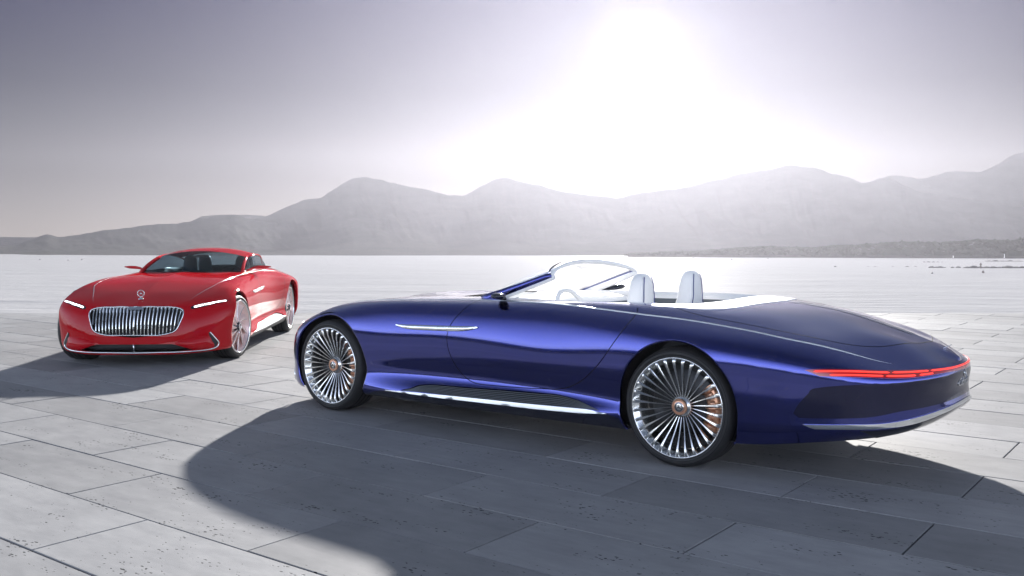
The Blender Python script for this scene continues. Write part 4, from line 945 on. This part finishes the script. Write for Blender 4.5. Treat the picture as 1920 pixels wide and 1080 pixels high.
def blue_car():
    root = empty('convertible', BLUE_POSE[:2]+(0,), BLUE_POSE[2])
    tag(root, 'long dark blue open convertible with white cabin and lit red tail lamp band', 'car')
    common_body(root, M['blue'], 'blue'); place_wheels('blue', root)
    cabin(root, M['trim'], M['leather'], M['dark']); dash(root, M['leather'], M['gloss']); steering(root, M['leather'])
    seat(root, .58, .36, M['leather']); seat(root, .58, -.36, M['leather'])
    # white leather deck behind the seats
    tn = FE['tonneau']; edge = smoothline(np.concatenate([tn[:5], [(tn[5][0], TLn)]]), .02)
    j = np.argmin(np.abs(COCKS[:,0]-tn[0][0]))
    back = COCKS[j:]; lp = loopify(edge, [(back[-1][0]+.004, TLn)], back[::-1][1:]+np.array([.004,-.002]))
    q = both(patch(lp, .004, .006, step=.025)[:2]); add('deck_cover', q[0], q[1], M['leather'], root)
    # split spine down the boot
    s0, s1 = st_of([(-.33,.02)],[0,1],CREST)[0], st_of([(-1.12,.02)],[0,1],CREST)[0]
    for off, m, w in ((.030,'gap',.005),(.0,'chrome',.008)):
        q = ribbon(np.c_[np.linspace(s0[0],s1[0],40), np.full(40, s0[1]-off)], w, .0012, taper=20); q = both(q) if off else q; add('boot_spine', *q, M[m], root)
    # windscreen: glass, frame, painted pillars
    G = screen_grid(41, 14, .0, .97); add('windscreen', *gridmesh(G), M['glass'], root)
    H = screen_grid(41, 2, 0., 1.); hd = H[1]; t = np.linspace(-1,1,41)
    add('screen_header', *tube(hd, .027-.011*np.abs(t)**3, 12, up=(0,0,1), flat=.75), M['leather'], root)
    hf = hd+np.array([.024,0,.016]); add('header_trim', *tube(hf[1:-1], .006, 8), M['gloss'], root)
    for k in (0, -1):
        pl = screen_grid(41, 14, -.06, 1.)[:,k]; o = add('pillar', *tube(pl, np.interp(np.linspace(0,1,14),[0,.3,.8,1],[.040,.030,.024,.018]), 12, up=(0,1,0), flat=.62), M['blue'], root)
        add('pillar_trim', *tube(pl+np.array([.020,0,.020]), .006, 6), M['chrome'], o)
        sg_ = 1 if pl[0,1] > 0 else -1; add('pillar_lining', *tube(pl+np.array([-.020,-.010*sg_,-.012]), np.interp(np.linspace(0,1,14),[0,.3,.8,1],[.034,.028,.024,.018]), 10, up=(0,1,0), flat=.62), M['leather'], o)
    # mirrors: slim winglets
    for sg in (1, -1):
        a = np.linspace(0,2*np.pi,16,endpoint=False); rows = []
        for (x, y, z, hx, hz) in ((1.52,.655,.945,.022,.010),(1.50,.70,.957,.030,.014),(1.47,.755,.968,.045,.022),(1.46,.81,.972,.047,.024),(1.455,.85,.973,.034,.017),(1.45,.865,.973,.012,.006)):
            rows.append(np.c_[x+hx*np.cos(a), np.full(16, sg*y), z+hz*np.sin(a)])
        V = np.concatenate(rows); F = [(i*16+q, i*16+(q+1)%16, (i+1)*16+(q+1)%16, (i+1)*16+q) for i in range(5) for q in range(16)]+[tuple(80+q for q in range(16))]
        add('door_mirror', V, F, M['gloss'], root)
    # louvred intake in front of the screen
    for k in range(5):
        c_ = st_of([(2.05-.02*k,y) for y in (.06,.2,.34,.46)],[0,1],CREST); c_[:,0] += .02*k; q = both(ribbon(smoothline(c_, .03), .010, .003)); add('cowl_louvre', *q, M['gap'], root)
    # badge and script on the tail
    b = SURF.pts(*st_of([(-1.285,.001)],[0,1],CREST).T)[0]; s = star(.034, .006, .004); V = np.array(s[0]); V = np.c_[V[:,2]*-.82, V[:,0], V[:,2]*.42+V[:,1]]
    add('boot_star', V+b+[0,0,.008], s[1], M['chrome'], root)
    cu = bpy.data.curves.new('script', 'FONT'); cu.body = 'Cabriolet'; cu.size = .062; cu.shear = .35; cu.extrude = .0015; cu.align_x = 'CENTER'
    to = bpy.data.objects.new('script', cu); COL.objects.link(to); bpy.context.view_layer.update()
    me = bpy.data.meshes.new_from_object(to); bpy.data.objects.remove(to, do_unlink=True)
    V = np.array([v.co[:] for v in me.vertices]); F = [tuple(p.vertices) for p in me.polygons]
    yc = .0; Q = np.c_[np.zeros(len(V)), V[:,0]*-1+yc, V[:,1]+.525]
    Q[:,0] = -1.386+Q[:,1]**2*.52-.003-V[:,2]; add('tail_script', Q, F, M['chrome'], root, smooth=False)
    s = star(.02, .004, .003); V = np.array(s[0]); add('tail_star', np.c_[V[:,1]-1.392, -V[:,0], V[:,2]+.592-.0], s[1], M['chrome'], root)
    return root

def red_car():
    root = empty('coupe', RED_POSE[:2]+(0,), RED_POSE[2])
    tag(root, 'glossy red two-door coupe with upright chrome slat grille and lit headlamps', 'car')
    common_body(root, M['red'], 'red'); place_wheels('red', root, math.radians(-9))
    cabin(root, M['dark'], M['dark'], M['dark']); dash(root, M['dark'], M['gloss'])
    steering(root, M['dark'])
    seat(root, .50, .36, M['trim']); seat(root, .50, -.36, M['trim']); seat(root, -.12+.1, .30, M['trim']); seat(root, -.12+.1, -.30, M['trim'])
    G = screen_grid(41, 14, 0., .99); add('windscreen', *gridmesh(G), M['tint'], root)
    # roof shell from cant rail to cant rail
    belt = np.array([(1.70,.643,.938),(1.2,.660,.945),(.8,.66,.95),(.45,.655,.952),(.1,.60,.95),(-.2,.50,.945),(-.45,.40,.93)])
    rail = np.array([(1.165,.575,1.118),(.95,.600,1.140),(.7,.605,1.147),(.4,.585,1.120),(.1,.545,1.062),(-.2,.48,.992),(-.45,.41,.932)])
    ridge = np.array([(1.27,0,1.203),(1.0,0,1.232),(.7,0,1.243),(.4,0,1.222),(.05,0,1.16),(-.35,0,1.055),(-.85,0,.90)])
    n = 60; rs = lambda P: (lambda Q: np.stack([np.interp(np.linspace(0,1,n), np.linspace(0,1,len(Q)), Q[:,k]) for k in range(3)],1))(smoothline(P, .03))
    be, ra, ri = rs(belt), rs(rail), rs(ridge); th = np.linspace(0,1,17)
    def rows(i0, i1, lift=0.):
        G = []
        for i in range(i0, i1):
            r_ = []
            for u in th:
                c = math.sin(u*math.pi/2); y = ra[i,1]*(1-u) if False else ra[i,1]*math.cos(u*math.pi/2)**.85
                f = 1-(y/max(1e-6,ra[i,1]))**2.3; r_.append((ra[i,0]+(ri[i,0]-ra[i,0])*f, y, ra[i,2]+(ri[i,2]-ra[i,2])*f+lift))
            r_ = np.array(r_); G.append(np.concatenate([r_, (r_*MIR)[::-1][1:]]))
        return np.array(G)
    add('roof', *gridmesh(rows(0, 34)), M['red'], root)
    add('rear_window', *gridmesh(rows(33, 54)), M['tint'], root)
    add('rear_deck', *gridmesh(rows(53, 60)), M['red'], root)
    for sg in (1, -1):
        m_ = np.array([1,sg,1]); G = np.array([be+(ra-be)*v+np.array([0,.018,0])*math.sin(math.pi*v) for v in np.linspace(0,1,8)])
        add('side_window', *gridmesh(G*m_), M['tint'], root)
        add('pillar', *tube(np.array([be[0]+(ra[0]-be[0])*v+np.array([.03,0,.012])*math.sin(math.pi*v) for v in np.linspace(-.03,1,12)])*m_, .026, 10, up=(0,1,0), flat=.8), M['red'], root)
        add('cant_rail', *tube(ra[:48]*m_, .013, 8), M['chrome'] if False else M['red'], root)
        add('window_trim', *tube(be*m_+np.array([0,0,.006]), .006, 6), M['chrome'], root)
        # slim camera wing in place of a mirror
        P = np.array([(1.50,.63,.945),(1.49,.68,.962),(1.47,.74,.985),(1.45,.80,.992),(1.43,.88,.995),(1.42,.95,1.0)])*m_
        add('camera_wing', *tube(P, [.010,.012,.016,.020,.018,.005], 10, up=(1,0,0), flat=.35), M['red'], root)
    add('interior_mirror', *tube([(1.24,-.10,1.13),(1.235,0,1.132),(1.24,.10,1.13)], [.012,.02,.012], 8), M['gloss'], root)
    return root
blue_car(); red_car()

# ------------------------------------------------------------------ haze
def haze():
    V, F = box((0, -70, 30.0), (2600, 1680, 77)); m = bpy.data.materials.new('haze'); m.use_nodes = True; nt = m.node_tree; nt.nodes.clear()
    out = nt.nodes.new('ShaderNodeOutputMaterial'); vol = nt.nodes.new('ShaderNodeVolumePrincipled')
    vol.inputs['Color'].default_value = HAZE_COL; vol.inputs['Density'].default_value = HAZE_DENSITY; vol.inputs['Anisotropy'].default_value = HAZE_G
    nt.links.new(vol.outputs[0], out.inputs['Volume'])
    o = add('haze', V, F, m, smooth=False); tag(o, 'pale sunlit haze over the bay and mountains', kind='stuff')
HAZE_DENSITY = 5.4e-4; HAZE_G = .70; HAZE_COL = (.280, .279, .315, 1)
haze()
